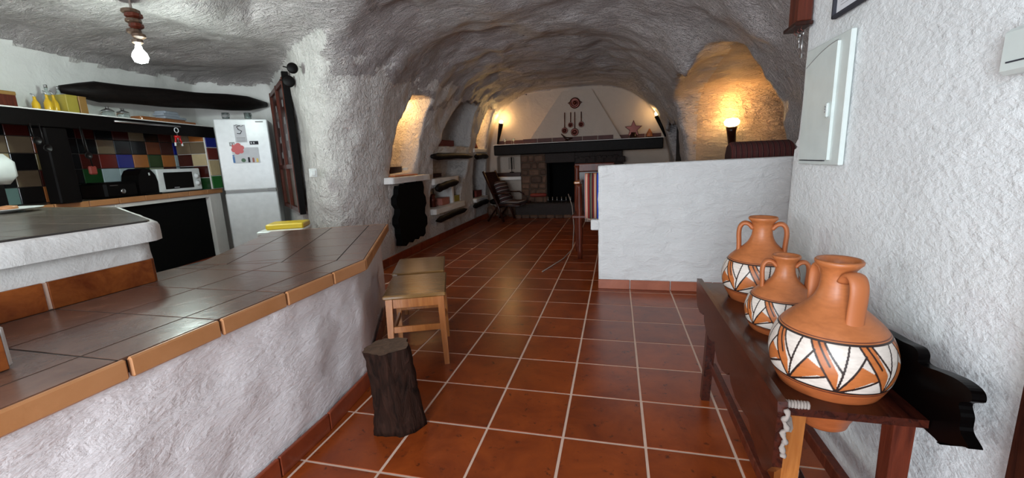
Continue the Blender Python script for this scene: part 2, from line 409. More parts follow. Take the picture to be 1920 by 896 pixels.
# smooth light smoothing of extreme creases is not wanted: mesh it (naive surface nets)
F = np.ascontiguousarray(np.broadcast_to(body, (len(XS), len(YS), len(ZS)))).astype(np.float32)
def surface_nets(F, xs, ys, zs):
    s = F < 0
    nx_, ny_, nz_ = F.shape
    cnt = np.zeros((nx_-1, ny_-1, nz_-1), np.uint8)
    corners = [(i, j, k) for i in (0, 1) for j in (0, 1) for k in (0, 1)]
    for i, j, k in corners: cnt += s[i:nx_-1+i, j:ny_-1+j, k:nz_-1+k]
    act = np.argwhere((cnt > 0) & (cnt < 8)); 
    idx = -np.ones(cnt.shape, np.int64); idx[act[:, 0], act[:, 1], act[:, 2]] = np.arange(len(act))
    acc = np.zeros((len(act), 3)); num = np.zeros(len(act))
    ai, aj, ak = act.T; ax = [xs, ys, zs]
    for (c0, c1) in [(a, b) for a in corners for b in corners if sum(b)-sum(a) == 1 and all(b[q] >= a[q] for q in range(3))]:
        f0 = F[ai+c0[0], aj+c0[1], ak+c0[2]]; f1 = F[ai+c1[0], aj+c1[1], ak+c1[2]]
        m = (f0 < 0) != (f1 < 0); t = np.where(m, f0/np.where(m, f0-f1, 1), 0)
        for d, (base, A) in enumerate(zip((ai, aj, ak), ax)):
            p0 = A[base+c0[d]]; p1 = A[base+c1[d]]
            acc[:, d] += np.where(m, p0+(p1-p0)*t, 0)
        num += m
    V = acc/num[:, None]
    faces = []
    for d in range(3):
        o = [0, 0, 0]; o[d] = 1
        a = s[:nx_-o[0], :ny_-o[1], :nz_-o[2]]; b = s[o[0]:, o[1]:, o[2]:]
        e = np.argwhere(a != b); u, v = [(1, 2), (2, 0), (0, 1)][d]
        ok = (e[:, u] > 0) & (e[:, v] > 0) & (e[:, u] < F.shape[u]-1) & (e[:, v] < F.shape[v]-1); e = e[ok]
        q = []
        for du, dv in ((0, 0), (1, 0), (1, 1), (0, 1)):
            c = e.copy(); c[:, u] -= du; c[:, v] -= dv; q.append(idx[c[:, 0], c[:, 1], c[:, 2]])
        q = np.stack(q, 1); inside = s[e[:, 0], e[:, 1], e[:, 2]]
        q[inside] = q[inside][:, ::-1]
        faces.append(q)
    return V, np.concatenate(faces)
V, Q = surface_nets(F, XS, YS, ZS)
# gradient normals (point into the room)
gx, gy, gz = np.gradient(F, XS, YS, ZS)
def sample(G, P):
    r = []
    for d, A in enumerate((XS, YS, ZS)):
        i = np.clip(np.searchsorted(A, P[:, d])-1, 0, len(A)-2); r.append((i, (P[:, d]-A[i])/(A[i+1]-A[i])))
    o = 0
    for a in (0, 1):
        for b in (0, 1):
            for c in (0, 1):
                wt = (r[0][1] if a else 1-r[0][1])*(r[1][1] if b else 1-r[1][1])*(r[2][1] if c else 1-r[2][1])
                o = o+wt*G[r[0][0]+a, r[1][0]+b, r[2][0]+c]
    return o
NV = -np.stack([sample(gx, V), sample(gy, V), sample(gz, V)], 1); NV /= np.linalg.norm(NV, axis=1)[:, None]+1e-9
fc = V[Q].mean(1); fn = NV[Q].mean(1)
keep = (fc[:, 2] > -.09) & (fc[:, 1] > -2.15) & (fc[:, 2] < 2.9)
Q = Q[keep]; fc = fc[keep]; fn = fn[keep]
# orient faces along NV
e1 = V[Q[:, 1]]-V[Q[:, 0]]; e2 = V[Q[:, 2]]-V[Q[:, 0]]; fl = (np.cross(e1, e2)*fn).sum(1) < 0
Q[fl] = Q[fl][:, ::-1]
cls = np.zeros(len(Q), int)          # 0 ceiling
wallish = (fn[:, 2] > -.55) | (fc[:, 2] < 1.7)
cls[wallish & (fc[:, 0] <= -2.0)] = 1
cls[wallish & (fc[:, 0] > -2.0)] = 2
cls[wallish & (fc[:, 1] > 8.5)] = 3
cls[wallish & (fc[:, 1] < -1.3)] = 4
cls[(fc[:, 0] > 1.10) & (fc[:, 1] > 4.35) & (fc[:, 1] < 6.9)] = 5
cls[wallish & (fc[:, 0] > -2.0) & (fc[:, 1] > 2.34) & (cls == 2)] = 6
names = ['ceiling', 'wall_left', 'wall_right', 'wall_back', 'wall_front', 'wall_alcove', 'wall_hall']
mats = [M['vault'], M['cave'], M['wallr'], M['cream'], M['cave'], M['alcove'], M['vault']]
for k, nm in enumerate(names):
    q = Q[cls == k]
    if not len(q): continue
    used, inv = np.unique(q, return_inverse=True); q = inv.reshape(q.shape)
    me = bpy.data.meshes.new(nm); vv = V[used]
    me.vertices.add(len(vv)); me.vertices.foreach_set('co', vv.astype(np.float32).ravel())
    me.loops.add(q.size); me.loops.foreach_set('vertex_index', q.astype(np.int32).ravel())
    me.polygons.add(len(q)); me.polygons.foreach_set('loop_start', np.arange(0, q.size, 4, dtype=np.int32))
    me.polygons.foreach_set('loop_total', np.full(len(q), 4, np.int32))
    me.update(calc_edges=True); me.validate(); me.shade_smooth()
    me.normals_split_custom_set_from_vertices(NV[used].tolist())
    me.materials.append(mats[k])
    if nm == 'wall_left':            # the kitchen's own walls are smoother
        me.materials.append(M['smooth'])
        f_ = fc[cls == k]; sel = ((f_[:, 0] < -3.9) & (fn[cls == k][:, 2] > -.5)).astype(np.int32)
        me.polygons.foreach_set('material_index', sel)
    o = bpy.data.objects.new(nm, me); C.objects.link(o); tag(o, kind='structure')

# ------------------------------------------------------------------ rough plaster block helper
def rough_prism(poly, z0, z1, step=.05, amp=.008, rtop=.02, seed=0, topfn=None):
    """closed footprint with subdivided, uneven side walls and a softened top edge"""
    n = len(poly); ar = sum(poly[i][0]*poly[(i+1) % n][1]-poly[(i+1) % n][0]*poly[i][1] for i in range(n))
    if ar < 0: poly = poly[::-1]
    pts = []; nor = []
    for i in range(n):
        a = Vector((*poly[i], 0)); b = Vector((*poly[(i+1) % n], 0)); k = max(1, int((b-a).length/step))
        d = (b-a).normalized(); nn = Vector((d.y, -d.x, 0))
        for j in range(k): pts.append(a+(b-a)*(j/k)); nor.append(nn)
    L = len(pts); rows = max(2, int((z1-z0)/step))
    zs = [z0+(z1-rtop-z0)*j/rows for j in range(rows+1)]+[z1-rtop*.3, z1]
    ins = [0]*(rows+1)+[rtop*.3, rtop]
    vs_ = []
    for z, q in zip(zs, ins):
        for p, nn in zip(pts, nor):
            a = amp*vnoise(p.x*5, p.y*5, z*6, seed)+amp*.6*vnoise(p.x*14, p.y*14, z*15, seed+1)
            zz = z
            if topfn: zz = z0+(z-z0)*(topfn(p.x, p.y)-z0)/(z1-z0)
            vs_.append((p.x+nn.x*(a-q), p.y+nn.y*(a-q), zz))
    fs = []
    for r in range(len(zs)-1):
        for j in range(L):
            a = r*L+j; b = r*L+(j+1) % L; fs.append((a, b, b+L, a+L))
    fs.append(tuple(range((len(zs)-1)*L, len(zs)*L)))
    m = MB(); m.add(vs_, fs); return m

# ------------------------------------------------------------------ floor
T = .33948; GX, GY = -.8936, 1.5957
fm = MB().box((-1.3, 3.6, -.0517), (10.4, 12.2, .1)); floor = tag(fm.build('floor', M['grout']), kind='structure')
tile0 = None; rest = MB(); cells = []
for i in range(-13, 14):
    for j in range(-10, 22):
        x = GX+(i+.5)*T; y = GY+(j+.5)*T
        vis = (-2.75 < x < 1.35 and .75 < y < 8.75) and not (x > -.1 and y > 3.9 and x > .1) and not (x < -1.35 and y < 2.0) and not (x < -1.95 and y < 3.3)
        cells.append((vis, x, y))
nvis = 0
for vis, x, y in cells:
    if vis and nvis < 298:
        if tile0 is None:
            tile0 = MB().box((0, 0, 0), (T-.010, T-.010, .012), 0, .002).build('floor_tile', M['floor'], floor); tile0.location = (x, y, -.006); nvis = 1
        else: inst(tile0, 'floor_tile', floor, (x+random.uniform(-.0007, .0007), y+random.uniform(-.0007, .0007), -.006+random.uniform(-.0004, .0004))); nvis += 1
    else: rest.box((x, y, -.006), (T-.010, T-.010, .012))
tag(rest.build('floor_tile', M['floor'], floor), kind='stuff')

# ------------------------------------------------------------------ skirting helper: tiles along a path
def skirting(path, L=.33, h=.085, th=.012, mat=None, parent=None, name='skirting_tile', z=0, gap=.006):
    for (a, b) in zip(path[:-1], path[1:]):
        a = Vector((*a, 0)); b = Vector((*b, 0)); d = b-a; n = max(1, round(d.length/L)); l = d.length/n
        ang = math.atan2(d.y, d.x); src = None
        for k in range(n):
            c = a+d*((k+.5)/n)
            if src is None:
                src = MB().box((0, 0, 0), (l-gap, th, h), 0, .003).build(name, mat, parent); src.location = (c.x, c.y, z+h/2); src.rotation_euler = (0, 0, ang)
            else: inst(src, name, parent, (c.x, c.y, z+h/2), ang)
bl = MB(); 
wl = bpy.data.objects['wall_left']
skirting([(-2.60, 4.0), (-2.63, 5.2), (-2.64, 8.0), (-2.6, 8.6)], .3, .10, .02, M['skirt'], wl)

# ------------------------------------------------------------------ low tiled bar
bar = thing('tiled_bar', 'low plastered bar with glossy brown tiled top and orange tile edge, in the left foreground', 'counter', (-1.8, 1.3, 0))
bar.location = (0, 0, 0)
e2 = Vector((-.427, .904)); p2 = Vector((-.904, -.427))
cA = Vector((-1.272, 1.862)); cB = Vector((-1.841, 3.055))
body_poly = [(-1.285, -1.2), (-1.285, 1.45), (-1.32, 1.86), (-1.50, 2.20), (-1.79, 2.80), (-1.875, 3.0), (-2.52, 2.70), (-2.16, 1.75), (-2.16, 1.47), (-2.035, 1.41), (-2.035, -1.2)]
rough_prism(body_poly, 0, .665, .045, .010, .01, 3).build('wall_body', M['counter_pl'], bar, smooth=True)
MB().prism([(-1.28, -1.2), (cA.x-.008, cA.y-.002), (cB.x-.008, cB.y-.01), tuple(cB+p2*.875), (-2.215, 1.79), (-2.2, 1.49), (-2.035, 1.405), (-2.035, -1.2)], .655, .6995).build('top_slab', M['grout_dark'], bar)
def clip(poly, a, b, c):
    """keep a*x+b*y<=c"""
    out = []
    for i in range(len(poly)):
        p, q = poly[i], poly[(i+1) % len(poly)]; dp = a*p[0]+b*p[1]-c; dq = a*q[0]+b*q[1]-c
        if dp <= 0: out.append(p)
        if (dp < 0 < dq) or (dq < 0 < dp):
            t = dp/(dp-dq); out.append((p[0]+(q[0]-p[0])*t, p[1]+(q[1]-p[1])*t))
    return out
# bisector through cA, direction (-.976,-.219): normal (-.219,.976)
bn = (-.219, .976); bc = bn[0]*cA.x+bn[1]*cA.y
G = .0035
rows1 = [1.601-.287*k for k in range(0, 10)]; rows1 = [1.95]+rows1
cols1 = [-1.275, -1.413, -1.715, -2.017, -2.212]
for i in range(len(rows1)-1):
    for j in range(len(cols1)-1):
        x1, x0 = cols1[j]-G, cols1[j+1]+G; y1, y0 = rows1[i]-G, rows1[i+1]+G
        if i == 0: y0 = rows1[1]+G; y1 = 2.1
        poly = clip([(x0, y0), (x1, y0), (x1, y1), (x0, y1)], bn[0], bn[1], bc-G)
        if len(poly) < 3: continue
        MB().prism(poly, .692, .701).build('top_tile', M['ctop'], bar, bevel=0)
# second leg of the bar, tiles laid along its own edge
Lg = (cB-cA).length
cols2 = [0, .14, .425, .71, .885]; rows2 = [Lg-.0, Lg-.285, Lg-.57, Lg-.855, Lg-1.14, -.6]
for i in range(len(rows2)-1):
    for j in range(len(cols2)-1):
        t1, t0 = rows2[i]-G, rows2[i+1]+G; s0, s1 = cols2[j]+G, cols2[j+1]-G
        poly = [tuple(cA+e2*t+p2*s_) for t, s_ in ((t0, s0), (t1, s0), (t1, s1), (t0, s1))]
        poly = clip(poly, -bn[0], -bn[1], -bc-G)
        poly = clip(poly, -.909, -.416, 2.74)  # inner back edge
        if len(poly) < 3: continue
        MB().prism(poly, .692, .701).build('top_tile', M['ctop'], bar)
ys_e = [1.862, 1.601, 1.315, 1.028, .754, .468, .18, -.1, -.4]
for a, b in zip(ys_e[:-1], ys_e[1:]):
    MB().box((-1.268, (a+b)/2, .672), (.016, abs(a-b)-.007, .057), 0, .005).build('edge_tile', M['cedge'], bar)
ang = math.atan2(e2.y, e2.x)
k = 5
for i in range(k):
    c = cA+e2*(Lg*(i+.5)/k)-p2*.004
    MB().box((c.x, c.y, .672), (Lg/k-.007, .016, .057), ang, .005).build('edge_tile', M['cedge'], bar)
c = cB+p2*.44+Vector((-.3, .6))*.012
MB().box((c.x, c.y, .672), (.88, .016, .057), math.atan2(p2.y, p2.x), .005).build('edge_tile', M['cedge'], bar)
skirting([(-1.262, -.3), (-1.262, 1.45), (-1.30, 1.84), (-1.475, 2.20), (-1.765, 2.80)], .3, .085, .016, M['skirt'], bar)
# raised slab bar standing behind it
rb = thing('raised_bar', 'raised white plastered bar slab with dark tiled top at far left', 'counter')
rough_prism([(-2.045, -1.2), (-2.045, 1.40), (-3.0, 1.93), (-3.25, 1.5), (-3.25, -1.2)], .0, .90, .05, .006, .01, 5).build('wall_body', M['shelfw'], rb, smooth=True)
slab_poly = [(-2.00, -1.2), (-2.00, 1.40), (-2.04, 1.455), (-3.19, 2.07), (-4.6, 2.2), (-4.6, 1.3), (-3.25, 1.2), (-3.25, -1.2)]
rough_prism(slab_poly, .888, .972, .04, .004, .02, 6).build('slab', M['shelfw'], rb, smooth=True)
MB().prism([(-2.03, -1.2), (-2.03, 1.40), (-3.18, 2.02), (-4.58, 2.15), (-4.58, 1.3), (-3.25, 1.2), (-3.25, -1.2)], .96, .9788).build('grout_bed', M['grout_dark'], rb)
for i in range(9):
    for j in range(11):
        x1 = -2.035-.3*i-G; x0 = x1-.3+2*G; y1 = 2.2-.3*j; y0 = y1-.3+2*G
        poly = [(x0, y0), (x1, y0), (x1, y1), (x0, y1)]
        poly = clip(poly, .466, .885, .466*-2.03+.885*1.41)
        poly = clip(poly, .091, .996, .091*-3.18+.996*2.01)
        if x0 < -3.25: poly = clip(poly, 0, -1, -1.2)
        if len(poly) < 3: continue
        MB().prism(poly, .974, .980).build('top_tile', M['rtop'], rb)
for y0, y1 in ((1.385, 1.018), (1.010, .70), (.69, .40)):
    MB().box((-2.032, (y0+y1)/2, .7545), (.014, y0-y1-.006, .105), 0, .002).build('skirting_tile', M['skirt_o'], rb)
MB().box((-2.033, 1.014, .7545), (.008, .012, .10)).build('grout_joint', M['grout'], rb)
MB().box((-2.06, 1.392, .7545), (.05, .012, .105), math.radians(0), .002).build('skirting_tile', M['skirt_o'], rb)
pl = thing('tiled_plinth', 'small white plinth faced with a rust tile, on the bar top at the left edge', 'plinth')
MB().box((-1.77, .30, .760), (.50, .73, .115), 0, .008).build('plinth_body', M['shelfw'], pl)
MB().box((-1.514, .30, .754), (.012, .70, .10), 0, .002).build('plinth_tile', M['skirt_o'], pl)

# ------------------------------------------------------------------ partition wall
part = rough_prism([(-.15, 3.74), (1.36, 3.74), (1.36, 3.90), (-.15, 3.90)], 0, 1.105, .035, .007, .015, 9, topfn=lambda x, y: 1.10+.02*(x+.15)/1.5).build('wall_partition', M['partition'], None, smooth=True)
tag(part, kind='structure')
xs_ = [-.155, .1249, .4644, .8038, 1.14, 1.33]
for a, b in zip(xs_[:-1], xs_[1:]):
    MB().box(((a+b)/2, 3.722, .042), (b-a-.007, .016, .084), 0, .003).build('skirting_tile', M['skirt_l'], part)
ledge = tag(MB().box((-.16, 4.45, .545), (.14, 1.0, .10), 0, .008).build('bench_slab', M['partition']), 'white masonry seat slab end sticking out left of the white half wall', 'seat')
# ------------------------------------------------------------------ stools
def make_stool(loc, rz, label):
    t = thing('wooden_stool', label, 'stool', loc, rz, 'low wooden stools by the bar')
    w_, d_ = .335, .43
    MB().box((0, 0, .438), (w_+.02, d_+.02, .024), 0, .006).build('seat', M['seatw'], t)
    for sx in (-1, 1):
        for sy in (-1, 1):
            x, y = sx*(w_/2-.022), sy*(d_/2-.025)
            m = MB(); b = .016
            vs_ = []
            for z, ex, h in ((0, .012, .0145), (.426, 0, .019)):
                for qx, qy in ((-1, -1), (1, -1), (1, 1), (-1, 1)): vs_.append((x+sx*ex+qx*h, y+sy*ex+qy*h, z))
            m.add(vs_, [(3, 2, 1, 0), (4, 5, 6, 7), (0, 1, 5, 4), (1, 2, 6, 5), (2, 3, 7, 6), (3, 0, 4, 7)])
            m.build('leg', M['oak'], t)
    for sy in (-1, 1): MB().box((0, sy*(d_/2-.028), .392), (w_-.06, .018, .055), 0, .002).build('apron', M['oak'], t)
    for sx in (-1, 1): MB().box((sx*(w_/2-.024), 0, .392), (.018, d_-.06, .055), 0, .002).build('apron', M['oak'], t)
    for sy in (-1, 1): MB().box((0, sy*(d_/2-.022), .235), (w_-.05, .016, .038), 0, .002).build('stretcher', M['oak'], t)
    for sx in (-1, 1): MB().box((sx*(w_/2-.018), 0, .19), (.016, d_-.06, .034), 0, .002).build('stretcher', M['oak'], t)
    return t
make_stool((-1.197, 2.275, 0), math.radians(22), 'wooden stool with brown board seat, the nearer of the two, beside the stump')
make_stool((-1.40, 2.735, 0), math.radians(22), 'wooden stool behind the other one, mostly hidden, its seat end showing')
# ------------------------------------------------------------------ stump
st = thing('tree_stump', 'dark bark-covered tree stump standing on the floor beside the bar', 'stump', (-.965, 1.555, 0))
m = MB(); n = 40; rows = 16; vs_ = []
prf = []
for i in range(rows+1):
    t = i/rows; z = .41*t
    cxo = .012*math.sin(t*2.5); cyo = -.055*t
    for j in range(n):
        a = 2*PI*j/n
        r = .088+.012*(1-t)**3*3*.6+.007*math.sin(a*2+1)+.006*math.sin(a*5+t*2)+.004*math.sin(a*11+t*3)+.003*random.uniform(-1, 1)
        if t < .2: r += .006*math.sin(a*3+2)
        vs_.append((cxo+r*math.cos(a), cyo+r*math.sin(a), z+(.004*math.sin(a+1) if i == rows else 0)))
fs = [(i*n+j, i*n+(j+1) % n, (i+1)*n+(j+1) % n, (i+1)*n+j) for i in range(rows) for j in range(n)]
fs.append(tuple(range(n))[::-1]); m.add(vs_, fs); m.build('bark', M['bark'], st, smooth=True)
m = MB(); m.add([(x*.99, y*1.0, z+.001) for x, y, z in [(v[0], v[1], v[2]) for v in vs_[-n:]]], [tuple(range(n))]); m.build('cut_face', M['cut'], st)

# ------------------------------------------------------------------ jug bench
jb = thing('jug_bench', 'long dark red wooden jug stand with scalloped aprons against the right wall', 'bench')
bx0, bx1, by0, by1, bz = .405, .695, 1.05, 2.10, .56
holes = [(.575, 1.90, .098), (.565, 1.565, .072), (.565, 1.215, .104)]
m = MB(); cuts = [by1, 1.735, 1.40, by0]
for (hx, hy, hr), yt, yb in zip(holes, cuts[:-1], cuts[1:]):
    N = 48; out = []; inn = []
    for j in range(N):
        a = 2*PI*j/N; dx, dy = math.cos(a), math.sin(a)
        ts = []
        if dx > 1e-6: ts.append((bx1-hx)/dx)
        if dx < -1e-6: ts.append((bx0-hx)/dx)
        if dy > 1e-6: ts.append((yt-hy)/dy)
        if dy < -1e-6: ts.append((yb-hy)/dy)
        t = min(ts); out.append((hx+dx*t, hy+dy*t)); inn.append((hx+dx*hr, hy+dy*hr))
    for cxp, cyp in ((bx0, yb), (bx1, yb), (bx1, yt), (bx0, yt)):
        kk = min(range(N), key=lambda q: (out[q][0]-cxp)**2+(out[q][1]-cyp)**2); out[kk] = (cxp, cyp)
    vs_ = [(x, y, bz) for x, y in out]+[(x, y, bz) for x, y in inn]+[(x, y, bz-.02) for x, y in out]+[(x, y, bz-.02) for x, y in inn]
    fs = []
    for j in range(N):
        k2 = (j+1) % N
        fs += [(j, k2, N+k2, N+j), (2*N+k2, 2*N+j, 3*N+j, 3*N+k2), (N+j, N+k2, 3*N+k2, 3*N+j), (k2, j, 2*N+j, 2*N+k2)]
    m.add(vs_, fs)
m.build('top_board', M['bench'], jb)
def yz_plate(poly, x0, x1, name, mat, parent):
    mt = Matrix(((0, 0, 1, 0), (1, 0, 0, 0), (0, 1, 0, 0), (0, 0, 0, 1)))   # (y,z,x) -> (x,y,z)
    return MB().prism(poly, x0, x1, mt).build(name, mat, parent)
yz_plate([(2.10, .58), (2.10, .50), (2.06, .455), (2.0, .445), (1.93, .46), (1.91, .475), (1.90, .44), (1.85, .415), (1.78, .41), (1.72, .425), (1.69, .44), (1.68, .415), (1.63, .385), (1.56, .385), (1.49, .405), (1.46, .43), (1.44, .405), (1.38, .385), (1.30, .39), (1.24, .40), (1.17, .36), (1.10, .345), (1.075, .36), (1.04, .40), (1.035, .555), (1.04, .58)], bx0-.022, bx0, 'front_apron', M['bench'], jb)
bbp = [(2.12, .52), (2.12, .60), (2.0, .61), (1.9, .60), (1.75, .63), (1.6, .64), (1.45, .67), (1.26, .690), (1.18, .695), (1.135, .70), (1.118, .69), (1.115, .672), (1.09, .672), (1.05, .682), (1.0, .690), (.965, .685), (.958, .665), (.985, .645), (.975, .62), (.972, .59), (.945, .57), (.96, .562), (1.025, .525), (1.12, .53)]
def smooth_loop(p, k=4):
    o = []; n = len(p)
    for i in range(n):
        a, b, c, d = p[i-1], p[i], p[(i+1) % n], p[(i+2) % n]
        for q in range(k):
            u = q/k; o.append(tuple(.5*((2*b[e])+(-a[e]+c[e])*u+(2*a[e]-5*b[e]+4*c[e]-d[e])*u*u+(-a[e]+3*b[e]-3*c[e]+d[e])*u**3) for e in (0, 1)))
    return o
tag(yz_plate(smooth_loop(bbp), bx1+.002, bx1+.026, 'back_board', M['boardk'], jb), 'near-black scalloped back board')
MB().box((.57, by1-.012, .50), (.32, .022, .10), 0, .003).build('end_apron', M['bench'], jb)
for x, y, dx, mt in ((.455, 2.04, 0, 'bench'), (.70, 2.04, 0, 'bench'), (.455, 1.13, -.01, 'oak'), (.668, 1.10, 0, 'redwood')):
    m = MB(); vs_ = []
    for z, h in ((0, .018), (.54, .022)):
        k_ = dx*(1-z/.54) - (.03 if (y > 2 and x < .5) else 0)*(1-z/.54)
        for qx, qy in ((-1, -1), (1, -1), (1, 1), (-1, 1)): vs_.append((x+k_+qx*h, y-(.03 if y > 2 else 0)*(1-z/.54)+qy*h, z))
    m.add(vs_, [(3, 2, 1, 0), (4, 5, 6, 7), (0, 1, 5, 4), (1, 2, 6, 5), (2, 3, 7, 6), (3, 0, 4, 7)]); m.build('leg', M[mt], jb)
MB().box((.58, 1.56, .13), (.05, .95, .03), math.radians(-3), .003).build('rail', M['bench'], jb)
MB().box((.68, 1.56, .17), (.03, .93, .045), 0, .003).build('rail', M['redwood'], jb)
MB().box((.455, 1.58, .17), (.025, .86, .04), 0, .003).build('rail', M['redwood'], jb)
MB().tube([(.43, 1.10, .50), (.50, 1.2, .28), (.56, 1.36, .02)], .011, 8).build('brace', M['rope'], jb)
rp = MB(); pts = []
for i in range(70):
    t = i/69; pts.append((.395+.065*t, 1.06+.009*math.sin(t*60), .564+.008*math.cos(t*60)))
rp.tube(pts, .0035, 6)
pts = [(.40+.003*math.sin(i*.9), 1.03+.004*math.cos(i*1.1), .565-.13*i/24) for i in range(25)]
rp.tube(pts, [.006+.002*math.sin(i*1.7) for i in range(25)], 7)
tag(rp.build('rope', M['rope'], None, smooth=True), 'pale frayed rope knotted round the near corner of the jug stand', 'rope')

# ------------------------------------------------------------------ painted jugs
def paint_material():
    m, nt, b = nodes('painted terracotta')
    a = nt.nodes.new('ShaderNodeAttribute'); a.attribute_name = 'paint'
    n = noise(nt, 30, 4, .6, geo_pos(nt, (1, 1, 3), True), .6)
    mxn = nt.nodes.new('ShaderNodeMix'); mxn.data_type = 'RGBA'; mxn.blend_type = 'MULTIPLY'; mxn.inputs['Factor'].default_value = .5
    r = ramp(nt, n.outputs['Fac'], [(.3, (.62, .58, .55)), (.65, (1, 1, 1))])
    nt.links.new(a.outputs['Color'], mxn.inputs['A']); nt.links.new(r.outputs[0], mxn.inputs['B'])
    nt.links.new(mxn.outputs['Result'], b.inputs['Base Color']); b.inputs['Roughness'].default_value = .42
    bump(nt, b, n.outputs['Fac'], .12, .003); return m
PM = paint_material()
def seg_d(p, a, b):
    ax, ay = b[0]-a[0], b[1]-a[1]; t = max(0, min(1, ((p[0]-a[0])*ax+(p[1]-a[1])*ay)/(ax*ax+ay*ay+1e-9)))
    return math.hypot(p[0]-a[0]-ax*t, p[1]-a[1]-ay*t)
def inpoly(p, poly):
    c = False; n = len(poly)
    for i in range(n):
        a, b = poly[i], poly[(i+1) % n]
        if (a[1] > p[1]) != (b[1] > p[1]) and p[0] < (b[0]-a[0])*(p[1]-a[1])/(b[1]-a[1])+a[0]: c = not c
    return c
TERRA, CREAM, LINE = (.46, .148, .046), (.70, .62, .55), (.025, .012, .010)
Pp = (0, .0)
ORANGE = [[(-.62, 1), (-.34, 1), (.0, .42), (.0, 0), (-.02, 0)], [(0, 0), (.40, .62), (.70, .46), (.80, .30), (.62, .30)]]
LINES = [[(-.62, 1), (0, 0)], [(0, 0), (.20, 1)], [(-.34, 1), (.08, .45)], [(0, 0), (.40, .62)], [(.40, .62), (.52, .80)], [(0, 0), (.80, .32)], [(-.46, 1), (-.16, .55)]]
def pattern(u, v):
    """u in cells, v 0..1 across the band"""
    f = u-math.floor(u); col = CREAM
    for s in (-1, 0, 1):
        p = (f+s, v)
        for pl_ in ORANGE:
            if inpoly(p, pl_): col = (.50, .15, .04)
    for s in (-1, 0, 1):
        p = (f+s, v)
        for a, b in LINES:
            if seg_d(p, a, b) < .022: col = LINE
    if v < .035 or v > .965: col = LINE
    return col
def make_jug(cx_, cy_, sc, label, hang, phase, cells=8, z0=.455, hs=1.03):
    t = thing('painted_jug', label, 'jug', (cx_, cy_, z0), 0, 'painted terracotta jugs on the bench')
    keyp = [(.0, .0), (.050, .0), (.058, .006), (.062, .02), (.078, .05), (.098, .085), (.122, .125), (.136, .155), (.143, .185), (.144, .205), (.141, .225), (.133, .25), (.118, .274), (.096, .296), (.072, .316), (.053, .336), (.044, .352), (.039, .366), (.037, .38), (.037, .40), (.040, .415), (.047, .424), (.053, .430), (.054, .436), (.051, .440), (.045, .436), (.036, .42), (.031, .39), (.0305, .36)]
    # densify
    prof = []
    for i in range(len(keyp)-1):
        a, b = keyp[i], keyp[i+1]; L = math.hypot(b[0]-a[0], b[1]-a[1]); dense = .12 < (a[1]+b[1])/2 < .29 and i < 15
        k_ = max(1, int(L/(.0013 if dense else .008)))
        p0 = keyp[max(i-1, 0)]; p3 = keyp[min(i+2, len(keyp)-1)]
        for q in range(k_):
            u = q/k_
            prof.append(tuple(.5*((2*a[d])+(-p0[d]+b[d])*u+(2*p0[d]-5*a[d]+4*b[d]-p3[d])*u*u+(-p0[d]+3*a[d]-3*b[d]+p3[d])*u**3) for d in (0, 1)))
    prof.append(keyp[-1]); prof = [(max(0.0005, r)*sc, z*sc*hs) for r, z in prof]
    n = 560; b0, b1 = .150*sc*hs, .268*sc*hs
    m = MB(); m.lathe(prof, n=n)
    o = m.build('body', PM, t, smooth=True)
    ca = o.data.color_attributes.new('paint', 'FLOAT_COLOR', 'POINT'); buf = []
    for r, z in prof:
        v = (z-b0)/(b1-b0)
        for j in range(n):
            if 0 <= v <= 1: c_ = pattern(j/n*cells+phase, v)
            elif -.05 < v < -.02 or (1.02 < v < 1.035): c_ = (.12, .03, .015)
            elif v < 0: c_ = (.40, .105, .030)
            else: c_ = TERRA
            buf += [c_[0], c_[1], c_[2], 1]
    ca.data.foreach_set('color', buf)
    for s in (0, PI):
        a = hang+s; d = Vector((math.cos(a), math.sin(a), 0)); tn = Vector((-math.sin(a), math.cos(a), 0))
        pth = [(.034, .392), (.050, .412), (.070, .414), (.083, .398), (.086, .370), (.083, .335), (.082, .300), (.084, .284)]
        pp = []
        for i in range(len(pth)-1):
            for q in range(4):
                u = q/4; pp.append((pth[i][0]*(1-u)+pth[i+1][0]*u, pth[i][1]*(1-u)+pth[i+1][1]*u))
        pp.append(pth[-1])
        for _ in range(3): pp = [pp[0]]+[((pp[i-1][0]+pp[i][0]*2+pp[i+1][0])/4, (pp[i-1][1]+pp[i][1]*2+pp[i+1][1])/4) for i in range(1, len(pp)-1)]+[pp[-1]]
        MB().tube([d*r*sc+Vector((0, 0, z*sc*hs)) for r, z in pp], [.0225*sc]*(len(pp)-3)+[.0235*sc, .023*sc, .025*sc], 14, flatn=(tn, .42)).build('handle', M['terra'], t, smooth=True)
    return t
make_jug(.59, 1.90, 1.0, 'large painted terracotta jug farthest along the dark bench, both handles clear against the wall', math.radians(-18), .2)
make_jug(.565, 1.565, .80, 'smallest painted terracotta jug, between the two large ones', math.radians(-10), .5, z0=.462)
make_jug(.553, 1.20, .965, 'large painted terracotta jug nearest the camera on the dark bench', math.radians(-82), .35, z0=.440, hs=1.08)

